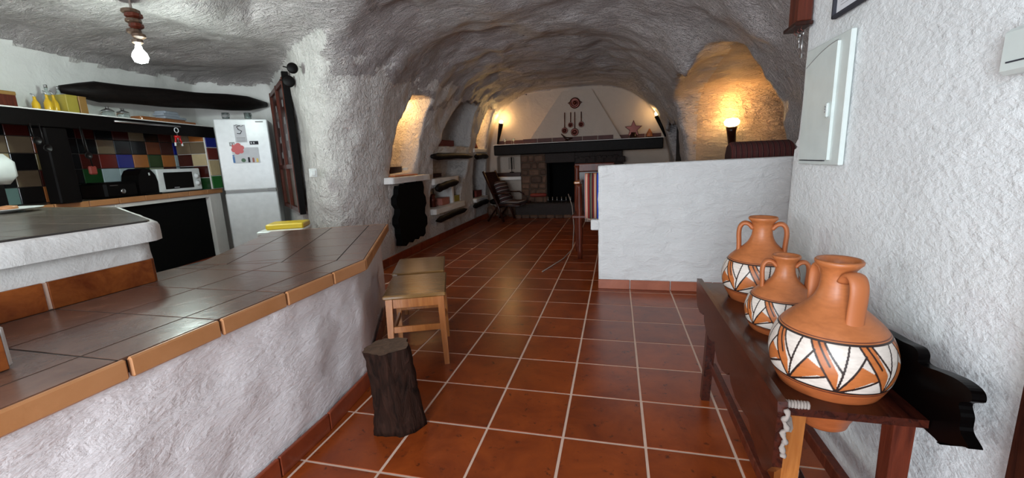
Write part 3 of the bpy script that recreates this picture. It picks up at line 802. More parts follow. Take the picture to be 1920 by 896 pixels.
# ------------------------------------------------------------------ kitchen along the slanted left wall
EK = Vector((-.196, .981, 0)).normalized(); NK = Vector((.981, .196, 0)).normalized(); AK = Vector((-4.845, 2.688, 0)); RK = math.atan2(EK.y, EK.x)
def K(y, o, z): return AK+EK*((y-2.688)/EK.y)+NK*o+Vector((0, 0, z))
def kbox(y0, y1, o0, o1, z0, z1, bev=0):
    c = (K(y0, o0, z0)+K(y1, o1, z1))/2
    m = MB(); m.box(c, ((y1-y0)/EK.y, abs(o1-o0), z1-z0), RK, bev); return m
kc = thing('kitchen_counter', 'white masonry kitchen counter with orange tile edge and dark opening, along the far kitchen wall', 'counter')
kbox(1.4, 3.16, -.38, -.02, 0, .90, .005).build('pier', M['shelfw'], kc)
kbox(4.40, 4.60, -.38, -.02, 0, .90, .005).build('pier', M['shelfw'], kc)
kbox(3.16, 4.40, -.38, -.02, .855, .90).build('lintel', M['shelfw'], kc)
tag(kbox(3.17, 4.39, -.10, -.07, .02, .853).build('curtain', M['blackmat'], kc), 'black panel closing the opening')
kbox(3.0, 4.6, -.02, -.008, 0, .08).build('skirting_tile', M['skirt'], kc)
kbox(1.4, 4.62, -.385, -.03, .90, .945).build('top_slab', M['grout_dark'], kc)
for k in range(11):
    y0 = 1.45+k*.29
    kbox(y0+.003, y0+.287 if k < 10 else 4.62, -.03, .0, .898, .955, .004).build('edge_tile', M['cedge'], kc)
    kbox(y0+.003, y0+.287 if k < 10 else 4.62, -.38, -.034, .945, .953).build('top_tile', M['rtop'], kc)
# backsplash tiles belong to the wall
grid = {5: 'mkmmemnkrmeknm', 4: 'tkekekkomberr', 3: 'kyrk' , 2: '', 1: ''}
y_b = 3.62; tw = .19
rowsK = {  # row index from counter: list of (col,k)
    0: {-6: 't', -5: 'k', -4: 'o', -3: 'k', -2: 'p', -1: 'b', 0: 'm', 1: 'k', 2: 'g', 3: 'k', 4: 'c', 5: 'k', 6: 'p'},
    1: {-6: 'k', -5: 'e', -4: 'm', -3: 'k', -2: 'g', -1: 'w', 0: 'w', 1: 'g', 2: 'p', 3: 'm', 4: 'w', 5: 'k', 6: 'g'},
    2: {-6: 'c', -5: 'k', -4: 'y', -3: 'k', -2: 'm', -1: 'r', 0: 'b', 1: 'o', 2: 'g', 3: 'o', 4: 'w', 5: 'r', 6: 'c'},
    3: {-6: 'e', -5: 'e', -4: 'n', -3: 'k', -2: 'k', -1: 'e', 0: 'k', 1: 'k', 2: 'n', 3: 'm', 4: 'b', 5: 'e', 6: 'r'},
    4: {-6: 'k', -5: 'm', -4: 'k', -3: 'k', -2: 'm', -1: 'k', 0: 'm', 1: 'e', 2: 'k', 3: 'm', 4: 'e', 5: 'm', 6: 'e'}}  # top row mostly dark: shadow under the shelf put into its tile colours
rowz = [.957, 1.110, 1.262, 1.415, 1.568, 1.70]
for r, d in rowsK.items():
    for c_, k in d.items():
        y0 = y_b+tw*c_
        kbox(y0+.003, y0+tw-.003, -.394, -.378+random.uniform(0, .002), rowz[r]+.003, rowz[r+1]-.003, .003).build('backsplash_tile', TM[k], wl)
kbox(2.2, 4.95, -.40, -.386, .95, 1.70).build('backsplash_grout', M['grout_dark'], wl)
pr = thing('tiled_pier', 'narrow pier of blue, red, cream and green tiles between worktop and fridge gap', 'pier')
kbox(4.41, 4.61, -.36, .03, .957, 1.70, .004).build('pier_body', M['shelfw'], pr)
for q_, ks_ in enumerate(('kkmee', 'gmceo')):
    for r_, k_ in enumerate(ks_): kbox(4.398, 4.41, -.355+.19*q_, -.355+.19*q_+.185, rowz[r_]+.003, min(rowz[r_+1], 1.70)-.003, .002).build('side_tile', TM[k_], pr)
for k, (z0, z1) in zip('GcrbG', ((.965, 1.125), (1.135, 1.33), (1.34, 1.49), (1.50, 1.665), (1.675, 1.697))):
    kbox(4.425, 4.595, .028, .040, z0, z1, .003).build('tile', TM[k], pr)
sh = thing('kitchen_shelf', 'long dark wooden kitchen shelf above the coloured tiles', 'shelf')
kbox(1.5, 4.56, -.38, .06, 1.715, 1.755).build('shelf_board', M['black'], sh)
kbox(1.5, 4.56, .04, .07, 1.62, 1.757, .004).build('front_board', M['black'], sh)
kbox(1.5, 4.56, -.38, .075, 1.755, 1.765).build('top_lip', M['shelfw'], sh)
ps = thing('wooden_post', 'dark upright wooden post holding the kitchen shelf', 'post')
kbox(2.62, 2.80, -.06, .06, .953, 1.62, .01).build('post', M['black'], ps)
rl = tag(MB().tube([K(3.22, .09, 1.715), K(4.0, .09, 1.72)], .012, 8).build('rail', M['metal'], None, True), 'steel rod fixed along the front of the kitchen shelf', 'rail')
# beam: log on the wall
def log_(name, a, b, r0, r1, label, mat='log', sq=.75, cat='log', taper=.5):
    a, b = Vector(a), Vector(b); pts = []; R = []
    n = 16
    for i in range(n+1):
        t = i/n; p = a.lerp(b, t); p.z += .006*math.sin(t*7+a.x)
        e_ = min(t, 1-t)/.12; R.append((r0+(r1-r0)*t)*(min(1, taper+(1-taper)*e_) if e_ < 1 else 1)*(1+.05*math.sin(t*19))); pts.append(p)
    return tag(MB().tube(pts, R, 12, flatn=((0, 0, 1), sq)).build(name, M[mat], None, True), label, cat)
log_('wooden_beam', (-5.17, 3.04, 2.01), (-4.93, 5.28, 2.10), .10, .10, 'long black log mounted across the kitchen wall above shelf and fridge', sq=.9, cat='beam', taper=.35)
# fridge
fr = thing('fridge', 'white two-door fridge freezer standing in the kitchen corner', 'fridge')
fa, fb = Vector((-5.008, 4.449, 0)), Vector((-4.521, 4.813, 0)); fe = (fb-fa).normalized(); fnn = Vector((fe.y, -fe.x, 0)); RF = math.atan2(fe.y, fe.x); FW = (fb-fa).length
def fp(u, o, z): return fa+fe*u+fnn*o+Vector((0, 0, z))
def fbox(u0, u1, o0, o1, z0, z1, bev=0): return MB().box((fp(u0, o0, z0)+fp(u1, o1, z1))/2, (u1-u0, abs(o1-o0), z1-z0), RF, bev)
fbox(0, FW, -.48, -.05, .04, 1.84, .01).build('cabinet', M['white'], fr)
fbox(0, FW, -.055, 0, .925, 1.845, .012).build('upper_door', M['white'], fr)
fbox(0, FW, -.055, 0, .06, .885, .012).build('lower_door', M['white'], fr)
fbox(.01, FW-.01, -.05, -.012, .885, .925).build('gap', M['grey'], fr)
fbox(FW-.11, FW-.01, -.01, .004, .895, .93, .003).build('hinge_cover', M['grey'], fr)
fbox(FW-.14, FW-.05, 0, .003, 1.80, 1.815).build('badge', M['grey'], fr)
cal = thing('calendar', 'small white calendar sheet with a black letter, upper middle of the fridge door', 'calendar')
fbox(.215, .345, .002, .005, 1.545, 1.77).build('sheet', M['paper'], cal)
MB().tube([fp(.29, .007, 1.76), fp(.25, .007, 1.745), (fp(.265, .007, 1.71)), fp(.30, .007, 1.69), fp(.28, .007, 1.655), fp(.245, .007, 1.66)], .005, 6).build('letter', M['ink'], cal)
MB().tube([fp(.225, .007, 1.755), fp(.25, .007, 1.77), fp(.30, .007, 1.745), fp(.33, .007, 1.765)], .0025, 5).build('flourish', M['ink'], cal)
for i in range(4): fbox(.23, .33, .005, .006, 1.555+i*.016, 1.561+i*.016).build('print_line', M['grey'], cal)
for (u0, u1, z0, z1, mt, lb) in ((.14, .20, 1.50, 1.55, 'grey', 'small grey picture magnet at upper left of the drawing on the fridge'), (.37, .47, 1.515, 1.56, 'ink', 'small black rectangular magnet at upper right of the drawing on the fridge')):
    g_ = thing('fridge_magnet', lb, 'magnet'); fbox(u0, u1, .002, .007, z0, z1, .001).build('plate', M[mt], g_)
    for q in range(2): fbox(u0+.012+q*.03, u0+.026+q*.03, .007, .008, z0+.012, z1-.012).build('figure', M['paper'], g_)
dr = thing('drawing', 'child drawing with a big red flower held on the fridge door', 'drawing')
fbox(.155, .46, .002, .004, 1.275, 1.48).build('sheet', M['paper'], dr)
def disc(c, r, z_off, n=14, h=.002):
    m = MB(); m.lathe([(r, 0), (r, h)], n=n, mtx=Matrix.Translation(c) @ Matrix(((fe.x, 0, fnn.x, 0), (fe.y, 0, fnn.y, 0), (0, 1, 0, 0), (0, 0, 0, 1)))); return m
fl_ = MB()
for q in range(6):
    a = q*PI/3+.3; d_ = disc(fp(.225+.045*math.cos(a), .0045+.0003*q, 1.465+.045*math.sin(a)), .031, 0); fl_.add(d_.v, d_.f)
d_ = disc(fp(.225, .0065, 1.465), .03, 0); fl_.add(d_.v, d_.f); fl_.build('red_flower', M['red'], dr)
disc(fp(.272, .005, 1.315), .026, 0).build('green_leaf', M['green'], dr)
for u, hgt_, mt in ((.165, .11, 'blue'), (.335, .07, 'ink'), (.385, .06, 'pink'), (.43, .05, 'yellow')):
    fbox(u-.012, u+.012, .004, .006, 1.285, 1.285+hgt_*.7).build('figure', M[mt], dr)
    disc(fp(u, .005, 1.285+hgt_*.82), .012, 0, 10).build('figure', M[mt], dr)
for u, lb in ((.13, 'glass cup with dark print, left one on top of the fridge'), (.38, 'clear glass cup, right one on top of the fridge')):
    g_ = thing('glass_cup', lb, 'cup', fp(u, -.1, 1.845))
    MB().lathe([(.036, .002), (.04, .01), (.043, .085), (.040, .085), (.036, .012), (.001, .010)], n=18).build('bowl', M['glass'], g_, True)
    MB().tube([(.042, 0, .07), (.062, 0, .065), (.065, 0, .04), (.042, 0, .02)], .005, 6).build('handle', M['glass'], g_, True)
    if u < .2: MB().lathe([(.0435, .025), (.0445, .025), (.0448, .06), (.0440, .06)], n=18).build('print', M['grey'], g_, True)
# microwave
mw = thing('microwave', 'white microwave oven with black window and two round knobs, on the worktop', 'microwave')
my0, my1 = 3.74, 4.36
kbox(my0, my1, -.34, -.06, .965, 1.235, .01).build('case', M['white'], mw)
kbox(my0+.075, my1-.135, -.06, -.052, 1.0, 1.195, .004).build('window', M['black'], mw)
kbox(my0+.19, my0+.26, -.052, -.050, 1.012, 1.018).build('label', M['paper'], mw)
KM = Matrix(((EK.x, 0, NK.x, 0), (EK.y, 0, NK.y, 0), (0, 1, 0, 0), (0, 0, 0, 1)))
for z in (1.05, 1.14):
    MB().lathe([(.034, 0), (.034, .004), (.024, .006), (.022, .022), (.001, .024)], n=20, mtx=Matrix.Translation(K(my1-.065, -.06, z)) @ KM).build('knob', M['white'], mw, True)
cm = thing('coffee_maker', 'black rounded coffee maker beside the microwave', 'coffee maker')
MB().prism([(-.115, 0), (.115, 0), (.125, .14), (.105, .22), (.06, .275), (0, .295), (-.06, .275), (-.10, .22), (-.118, .12)], -.1, .1, Matrix.Translation(K(3.60, -.15, .955)) @ KM).build('housing', M['black'], cm)
kbox(3.62, 3.635, -.05, -.045, 1.17, 1.20).build('button', M['pwhite'], cm); kbox(3.50, 3.70, -.10, .0, .955, .975, .004).build('drip_tray', M['black'], cm)
to = thing('toaster', 'low black toaster with a chrome dial on the worktop', 'toaster')
kbox(3.12, 3.47, -.33, -.05, .957, 1.115, .02).build('housing', M['black'], to)
kbox(3.17, 3.25, -.05, -.045, 1.08, 1.087).build('logo_strip', M['metal'], to)
MB().lathe([(.026, 0), (.026, .012), (.02, .016), (.001, .016)], n=18, mtx=Matrix.Translation(K(3.29, -.05, 1.02)) @ KM).build('dial', M['metal'], to, True)
kbox(3.10, 3.41, -.21, -.17, 1.112, 1.12).build('slot', M['blackmat'], to)
# corkscrew hanging from the rail
cs = thing('corkscrew', 'red and white corkscrew hanging from the steel rod', 'corkscrew')
kp = lambda dy, z: K(3.93+dy, .10, z)
MB().tube([kp(.0+.028*math.cos(a), 1.675+.028*math.sin(a)) for a in [i*PI/6 for i in range(13)]], .005, 6).build('ring', M['white'], cs, True)
MB().tube([kp(0, 1.645), kp(0, 1.53)], .006, 6).build('worm', M['metal'], cs, True)
MB().tube([kp(-.035, 1.60), kp(.035, 1.60)], .016, 8).build('body', M['red'], cs, True)
for q in (-1, 1):
    MB().tube([kp(q*.025, 1.60), kp(q*.045, 1.52)], .009, 6).build('arm', M['red'], cs, True); MB().tube([kp(q*.045, 1.535), kp(q*.048, 1.495)], .010, 6).build('arm_tip', M['white'], cs, True)
# things on the shelf
SZ = 1.765
wb = thing('wooden_box', 'small brown wooden box at the left end of the kitchen shelf', 'box'); kbox(2.26, 2.56, -.22, -.04, SZ, SZ+.13, .006).build('box_body', M['redwood'], wb); kbox(2.26, 2.56, -.22, -.035, SZ+.105, SZ+.135, .004).build('lid', M['brown'], wb)
def bottle(y, o, r, h, fill, label, grp=None):
    t = thing('oil_bottle', label, 'bottle', K(y, o, SZ), 0, grp)
    MB().lathe([(r*.95, 0), (r, .01), (r, h*.45), (r*.75, h*.58), (.011, h*.72), (.010, h*.9), (.013, h*.92), (.001, h*.93)], n=16).build('glass_body', M[fill], t, True)
    MB().tube([(0, 0, h*.9), (0, .0, h*1.0), (-.004, -.02, h*1.12)], .006, 6).build('spout', M['metal'], t, True)
bottle(2.72, -.08, .027, .13, 'oil', 'leftmost small bottle of yellow oil on the shelf')
bottle(2.80, -.06, .030, .16, 'oil', 'yellow oil bottle second from left, taller, on the shelf')
bottle(2.87, -.08, .028, .17, 'oil', 'yellow oil bottle right beside the light brown carton')
for y, w_, mt, lb in ((2.92, .10, 'olive', 'olive yellow tall carton on the shelf behind clear bottles'), (3.03, .07, 'brown', 'brown tall carton at right of the olive one on the shelf')):
    t = thing('tall_carton', lb, 'carton'); kbox(y, y+w_, -.2, -.02, SZ, SZ+.165, .004).build('box_body', M[mt], t); kbox(y, y+w_, -.2, -.018, SZ+.155, SZ+.168, .002).build('lid', M[mt], t)
for y in (2.97, 3.07):
    t = thing('clear_bottle', 'clear glass bottle top above the %s carton' % ('olive' if y < 3.0 else 'brown'), 'bottle', K(y, -.25, SZ))
    MB().lathe([(.035, 0), (.036, .15), (.03, .19), (.012, .22), (.012, .25), (.001, .25)], n=14).build('glass_body', M['glass'], t, True)
    MB().lathe([(.013, .245), (.014, .27), (.001, .272)], n=10).build('cap', M['metal'], t, True)
for y, lb in ((3.36, 'round glass jar with lid, the left of two on the shelf'), (3.52, 'round glass jar with lid, the right of two on the shelf')):
    t = thing('glass_jar', lb, 'jar', K(y, -.1, SZ))
    MB().lathe([(.045, 0), (.052, .01), (.055, .05), (.05, .068), (.001, .07)], n=18).build('glass_body', M['glass'], t, True)
    MB().lathe([(.052, .07), (.05, .078), (.02, .092), (.012, .10), (.018, .112), (.001, .118)], n=18).build('lid', M['metal'], t, True)
cb = thing('cutting_board', 'long light wooden board lying on the kitchen shelf', 'board'); kbox(3.66, 4.40, -.25, -.03, SZ, SZ+.04, .006).build('board', M['oak'], cb); kbox(3.70, 4.30, -.2, -.08, SZ+.04, SZ+.058, .003).build('upper_board', M['oak'], cb)
cl = thing('folded_cloth', 'folded grey-blue cloth on the wooden board', 'cloth')
for i, (a, b) in enumerate(((3.99, 4.28), (3.97, 4.22), (4.0, 4.20))): kbox(a, b+(.03 if i == 0 else 0), -.2, -.06, SZ+.059+i*.03, SZ+.088+i*.03, .012).build('fold', M['cloth'], cl)
# utensils hanging by the post
for i, (y, l, mt, lb) in enumerate(((2.50, .12, 'iron', 'dark steel ladle hanging left of the dark post'), (2.565, .18, 'iron', 'long dark fork hanging beside the dark post'), (2.88, .24, 'iron', 'dark strainer hanging right of the dark post'))):
    t = thing('hanging_utensil', lb, 'utensil'); MB().tube([K(y, .09, 1.64), K(y+.01, .09, 1.62-l)], .005, 6).build('stem', M[mt], t, True)
    MB().lathe([(.001, 0), (.025, .006), (.034, .022), (.030, .022), (.02, .01), (.001, .005)], n=14, mtx=Matrix.Translation(K(y+.01, .09, 1.615-l)) @ KM).build('bowl', M[mt], t, True)
kt = thing('key_rack', 'red and dark hanging rack of small utensils beside the tile wall', 'utensil')
MB().tube([K(2.93, .05, 1.62), K(2.96, .05, 1.25)], .006, 6).build('cord', M['iron'], kt, True)
kbox(2.92, 2.99, .03, .06, 1.20, 1.28, .01).build('red_handle', M['redbook'], kt)
# dish + paper roll at the far left
pp_ = thing('white_appliance', 'rounded white kitchen appliance cut by the left edge of the photo', 'appliance')
MB().box((-4.35, 1.98, 1.26), (.20, .40, .22), RK-PI/2, .06).build('body', M['pwhite'], pp_, True)
MB().box((-4.35, 1.98, 1.065), (.10, .20, .17), RK-PI/2, .01).build('foot', M['black'], pp_)
dish = thing('serving_plate', 'white plate with orange slices on the raised bar top', 'plate', (-3.75, 1.72, .981))
MB().lathe([(.10, 0), (.12, .006), (.22, .022), (.225, .026), (.21, .026), (.11, .012), (.001, .012)], n=36).build('plate', M['pwhite'], dish, True)
fo = thing('orange_slices', 'orange and yellow food slices lying on the white plate', 'food', (-3.75, 1.72, .996))
for x, y in ((-.08, .02), (.0, .0), (.06, .05)): MB().lathe([(.03, 0), (.045, .01), (.04, .025), (.001, .03)], (x, y, 0), 14).build('slice', M['cedge'], fo, True)
# pendant lamp
pd = thing('pendant_lamp', 'pendant of stacked brown wooden pieces on a rope with glowing bulb over the kitchen', 'lamp', (-3.45, 2.56, 0))
PT = 2.37
MB().tube([(0, 0, PT+.12), (0, 0, 2.10)], .008, 8).build('cord', M['rope'], pd, True)
for i, (z, r, dx, mt) in enumerate(((2.385, .058, -.01, 'cut'), (2.355, .055, .012, 'redwood'), (2.32, .050, .0, 'cut'), (2.285, .045, .02, 'redwood'), (2.25, .045, -.012, 'cut'), (2.215, .042, .025, 'cut'), (2.18, .035, -.0, 'brownpanel'))):
    MB().lathe([(r*.5, -.022), (r, -.008), (r*.95, .012), (r*.5, .022)], (dx, 0, z-.03), 9).build('wooden_bead', M[mt], pd)
MB().lathe([(.018, .06), (.022, .04), (.042, .01), (.050, -.02), (.038, -.052), (.001, -.065)][::-1], (0, 0, 2.06), 20).build('bulb', M['coolbulb'], pd, True)
light('kitchen_bulb', 'POINT', (-3.45, 2.56, 1.98), 52, (.82, 1, .93), .06)
# cabinet door on the pillar
nP = Vector((-.656, -.755, 0)); eP = Vector((-.755, .656, 0)); P0 = Vector((-3.6, 4.25, 0))+nP*.05; RP = math.atan2(eP.y, eP.x)
def pbox(u0, u1, o0, o1, z0, z1, bev=0):
    a = P0+eP*u0+nP*o0; b = P0+eP*u1+nP*o1; c = (a+b)/2; c.z = (z0+z1)/2
    return MB().box(c, (u1-u0, abs(o1-o0), z1-z0), RP, bev)
dp = thing('wooden_wall_cabinet', 'tall red-brown wooden cabinet door with dark patterned panes on the kitchen side of the pillar', 'cabinet')
W_, Z0, Z1 = 1.28, .66, 2.20
pbox(0, W_, -.03, .0, Z0, Z1).build('back', M['brownpanel'], dp)
for u in (0, W_/2-.03, W_-.06): pbox(u, u+.06, 0, .04, Z0, Z1, .004).build('stile', M['redwood'], dp)
for z in (Z0, 1.18, Z1-.06): pbox(.06, W_-.06, 0, .035, z, z+.055, .004).build('rail', M['redwood'], dp)
for u in (.06, W_/2+.03):
    pn = pbox(u, u+W_/2-.09, .003, .010, 1.235, Z1-.06); o_ = pn.build('pane', M['dark'], dp)
    for q in range(4):
        for q2 in range(2): pbox(u+.12+q2*.16, u+.19+q2*.16, .010, .013, 1.32+q*.2, 1.40+q*.2).build('printed_mark', M['grey'], o_)
pbox(-.05, -.0, -.03, .035, Z0-.02, Z1+.05, .003).build('edge_board', M['black'], dp)
for c_, r, lb in (((-3.08, 3.69, 2.145), .050, 'upper black round pan hanging on the pillar'), ((-3.34, 3.92, 2.08), .060, 'lower black round pan hanging over the cabinet corner')):
    g_ = thing('round_pan', lb, 'pan'); tr = Matrix.Translation(c_) @ Matrix(((.8, 0, .6, 0), (.6, 0, -.8, 0), (0, 1, 0, 0), (0, 0, 0, 1))) 
    MB().lathe([(r*.8, -.02), (r, -.012), (r, .012), (r*.8, .02)], n=22, mtx=tr).build('disc', M['black'], g_, True)
    MB().tube([(c_[0]-.02, c_[1]-.01, c_[2]), (c_[0]-.09, c_[1]-.02, c_[2]+.02)], .006, 6).build('hook', M['iron'], g_, True)
sw = thing('wall_switch', 'small white light switch on the pillar', 'switch', (-2.97, 3.66, 1.13), math.radians(42)); MB().box((0, 0, 0), (.075, .03, .085), 0, .004).build('plate', M['pwhite'], sw); MB().box((0, -.017, 0), (.04, .01, .05), 0, .003).build('rocker', M['pwhite'], sw)
# bin
bn_ = thing('waste_bin', 'white and blue plastic tub with a yellow lid behind the end of the low bar', 'bin', (-2.98, 3.20, 0), math.radians(25))
MB().box((0, 0, .31), (.34, .26, .60), 0, .02).build('tub', M['pwhite'], bn_); MB().box((0, 0, .55), (.35, .27, .05), 0, .01).build('blue_bag_rim', M['blue'], bn_); MB().box((0, 0, .62), (.38, .30, .04), 0, .01).build('rim', M['pwhite'], bn_); MB().box((.02, .05, .665), (.32, .24, .05), 0, .01).build('lid', M['yellow'], bn_)

# ------------------------------------------------------------------ right wall fittings (wall face at x = .80)
XR = .797; KW = .6035
def wy(y): return y*KW
def wz(z): return 1.18+(z-1.18)*KW
def xbox(y0, y1, z0, z1, d0, d1, bev=0): return MB().box((XR-(d0+d1)/2*.8, (wy(y0)+wy(y1))/2, (wz(z0)+wz(z1))/2), ((d1-d0)*.8, wy(y1)-wy(y0), wz(z1)-wz(z0)), 0, bev)
eb = thing('fuse_box', 'pale grey-green metal fuse box with arched door on the white right wall', 'fuse box')
def yz_prism(poly, d0, d1):
    mt = Matrix(((0, 0, 1, 0), (1, 0, 0, 0), (0, 1, 0, 0), (0, 0, 0, 1))); return MB().prism([(wy(y), wz(z)) for y, z in poly], XR-d1*.8, XR-d0*.8, mt)
xbox(2.935, 3.515, 1.068, 1.838, 0, .022, .003).build('frame', M['boxwhite'], eb)
ytop = [(3.47-.42*t, 1.715+.085*math.sin(t*PI/2)) for t in [i/10 for i in range(11)]]
yz_prism([(3.47, 1.10), (3.05, 1.10)]+ytop[::-1], .022, .034).build('door', M['boxwhite'], eb)
gr_ = MB().tube([(XR-.026, wy(y), wz(z+.006)) for y, z in ytop], .0015, 5).build('door_gap', M['grey'], eb)
xbox(3.11, 3.47, 1.092, 1.097, .02, .030).build('door_gap', M['ink'], eb)
xbox(3.07, 3.10, 1.36, 1.45, .034, .046, .004).build('latch', M['boxwhite'], eb)
for q in range(3): xbox(3.078, 3.092, 1.39+q*.016, 1.398+q*.016, .046, .049).build('latch_rib', M['grey'], eb)
pf = thing('framed_certificate', 'black framed printed certificate at the top of the right wall', 'picture')
fy0, fy1, fz0, fz1 = 2.72, 3.205, 1.955, 2.32
xbox(fy0+.02, fy1-.02, fz0+.02, fz1-.02, 0, .010).build('sheet', M['paper'], pf)
for a in ((fy0, fy1, fz0, fz0+.022), (fy0, fy1, fz1-.022, fz1), (fy0, fy0+.022, fz0, fz1), (fy1-.022, fy1, fz0, fz1)): xbox(*a, 0, .024, .003).build('frame_bar', M['ink'], pf)
for i in range(14): xbox(fy0+.08, fy1-.07-(.04 if i % 4 == 3 else 0), fz0+.06+i*.018, fz0+.0625+i*.018, .010, .011).build('print_line', M['grey'], pf)
th_ = thing('intercom_box', 'pale grey plastic box at the upper right edge of the wall', 'intercom'); xbox(1.68, 1.885, 1.395, 1.545, 0, .035, .008).build('case', M['boxwhite'], th_); xbox(1.72, 1.85, 1.432, 1.437, .035, .037).build('slot', M['ink'], th_)
kb = thing('key_cabinet', 'dark red wooden key rack at the top corner of the right wall', 'key rack')
xbox(3.55, 3.73, 2.045, 2.30, 0, .07, .008).build('cabinet', M['redwood'], kb); xbox(3.53, 3.76, 2.02, 2.05, 0, .085, .004).build('ledge', M['dark'], kb)
for q in range(3): MB().tube([(XR-.03, wy(3.58+q*.06), wz(2.03)), (XR-.036, wy(3.58+q*.06), wz(2.005)), (XR-.024, wy(3.58+q*.06), wz(1.99))], .002, 5).build('hook', M['brass'], kb)
for i, (y, l) in enumerate(((3.58, .13), (3.64, .05))):
    ks = thing('hanging_keys', ['long key with square tag hanging under the key rack', 'short bunch of keys hanging under the key rack'][i], 'keys')
    MB().tube([(XR-.027, wy(y+.015*math.cos(a)), wz(1.975+.015*math.sin(a))) for a in [q*PI/6 for q in range(13)]], .003, 5).build('ring', M['metal'], ks, True)
    MB().tube([(XR-.027, wy(y), wz(1.965)), (XR-.027, wy(y), wz(1.965-l))], .003, 6).build('shaft', M['metal'], ks, True); MB().box((XR-.027, wy(y), wz(1.955-l)), (.006, .018, .021), 0, .002).build('tag', M['metal'], ks)
dw = thing('door_2', None, None); dw['kind'] = 'structure'
MB().box((.788, .905, 1.05), (.05, .09, 2.1), 0, .006).build('door_jamb', M['dark'], dw); MB().box((.80, .49, 1.05), (.035, .74, 2.08), 0, .006).build('door_leaf', M['dark'], dw); MB().tube([(.78, .80, 1.0), (.75, .80, 1.0), (.75, .70, 1.0)], .009, 8).build('door_handle', M['metal'], dw, True)

# ------------------------------------------------------------------ left hall wall: ledges, logs, niche contents
XL = -2.65
def lbox(y0, y1, z0, z1, x0, x1, bev=.006): return MB().box(((x0+x1)/2, (y0+y1)/2, (z0+z1)/2), (x1-x0, y1-y0, z1-z0), 0, bev)
def ledge_(y0, y1, z0, z1, x1, label):
    return tag(rough_prism([(-3.0, y0), (x1, y0+.02), (x1+.01, (y0+y1)/2), (x1, y1-.02), (-3.0, y1)], z0, z1, .05, .008, .012, y0).build('wall_ledge', M['shelfw'], None, True), label, 'ledge')
ledge_(4.42, 5.50, .955, 1.03, -2.53, 'white ledge projecting under the nearest warm lit niche')
ledge_(5.85, 7.45, 1.33, 1.42, -2.60, 'white ledge closing the bottom of the large shadowed niche')
ledge_(5.70, 6.75, .86, .95, -2.60, 'short white ledge above the middle log of the shelves')
ledge_(5.68, 7.0, .42, .50, -2.60, 'lowest white ledge above the bottom log')
ledge_(7.60, 8.45, 1.35, 1.42, -2.60, 'small white ledge under the far warm lit niche')
ledge_(7.58, 8.40, .40, .47, -2.60, 'small white ledge over the farthest low log')
lbox(6.60, 6.68, .5, .9, -3.02, -2.68, .01).build('niche_divider', M['shelfw'], wl)
log_('wall_log', (-2.56, 5.62, 1.275), (-2.56, 7.36, 1.27), .055, .04, 'long black log under the large shadowed niche')
log_('wall_log', (-2.56, 5.70, .81), (-2.56, 6.58, .86), .065, .05, 'short black log halfway up the shelves in the left wall')
log_('wall_log', (-2.56, 5.60, .345), (-2.56, 6.95, .36), .05, .045, 'black log lowest on the left wall, tapered at both ends', taper=.15)
log_('wall_log', (-2.56, 7.55, 1.27), (-2.56, 8.35, 1.27), .055, .05, 'short black log under the far warm lit niche')
log_('wall_log', (-2.56, 7.32, .36), (-2.56, 8.25, .37), .05, .05, 'short black log low on the wall beside the fireplace')
dpts = [(4.60, .18), (4.61, .26), (4.585, .33), (4.60, .40), (4.55, .46), (4.56, .53), (4.61, .58), (4.62, .64), (4.555, .70), (4.56, .78), (4.61, .82), (4.62, .88), (4.66, .92), (4.74, .905), (4.80, .935), (4.88, .915), (4.95, .95), (5.04, .925), (5.12, .955), (5.2, .925), (5.30, .94), (5.33, .86), (5.31, .78), (5.36, .72), (5.37, .63), (5.32, .58), (5.30, .50), (5.36, .44), (5.35, .34), (5.28, .30), (5.27, .22), (5.2, .19), (5.12, .22), (5.05, .18), (4.97, .21), (4.88, .17), (4.8, .20), (4.7, .16)]
mt_ = Matrix(((0, 0, 1, 0), (1, 0, 0, 0), (0, 1, 0, 0), (0, 0, 0, 1)))
tag(MB().prism(dpts, -2.66, -2.575, mt_).build('niche_door', M['blackmat']), 'black board with a wavy scalloped outline on the left wall under the lit niche', 'board')
# niche 1 contents
for y0, y1, x0, k in ((4.62, 4.80, -2.72, 'n'), (4.82, 5.0, -2.72, 'k'), (5.0, 5.12, -2.9, 'o'), (5.12, 5.24, -2.9, 'g'), (5.26, 5.38, -2.9, 'g'), (5.40, 5.52, -2.9, 'g')): pass
def niche_box(name, label, cat, y0, y1, z0, h, x0, x1, mt, lid=True):
    t = thing(name, label, cat); lbox(y0, y1, z0, z0+h, x0, x1, .004).build('box_body', M[mt], t)
    if lid: lbox(y0-.004, y1+.004, z0+h, z0+h+.012, x0-.004, x1+.004, .003).build('lid', M[mt], t)
NZ = 1.035
niche_box('tile_strip', 'rust red tile lying at the front of the lit niche floor', 'tile', 4.56, 5.15, NZ, .012, -2.80, -2.56, 'terra', False)
niche_box('dark_box', 'dark wooden box in the nearest lit niche', 'box', 4.80, 5.10, NZ+.014, .09, -2.90, -2.76, 'dark')
niche_box('red_box', 'small red-brown box at the left inside the nearest lit niche', 'box', 4.62, 4.76, NZ+.014, .08, -2.90, -2.78, 'redbook')
for i, k in enumerate(('pwhite', 'green', 'pwhite', 'green', 'pwhite')):
    t = thing('small_book', 'thin %s book standing in the nearest lit niche, %s' % ('white' if k == 'pwhite' else 'green', ['leftmost of the row', 'second in the row', 'third in the row', 'fourth in the row', 'rightmost of the row'][i]), 'book', group='books in the lit niche')
    w2 = .045 if k == 'pwhite' else .07; y0 = 5.17+sum([.05, .075, .05, .075, .05][:i])
    lbox(y0, y0+w2, NZ, NZ+.10, -2.86, -2.72, .002).build('cover', M[k], t); lbox(y0+.006, y0+w2-.006, NZ+.005, NZ+.101, -2.85, -2.724, 0).build('pages', M['paper'], t)
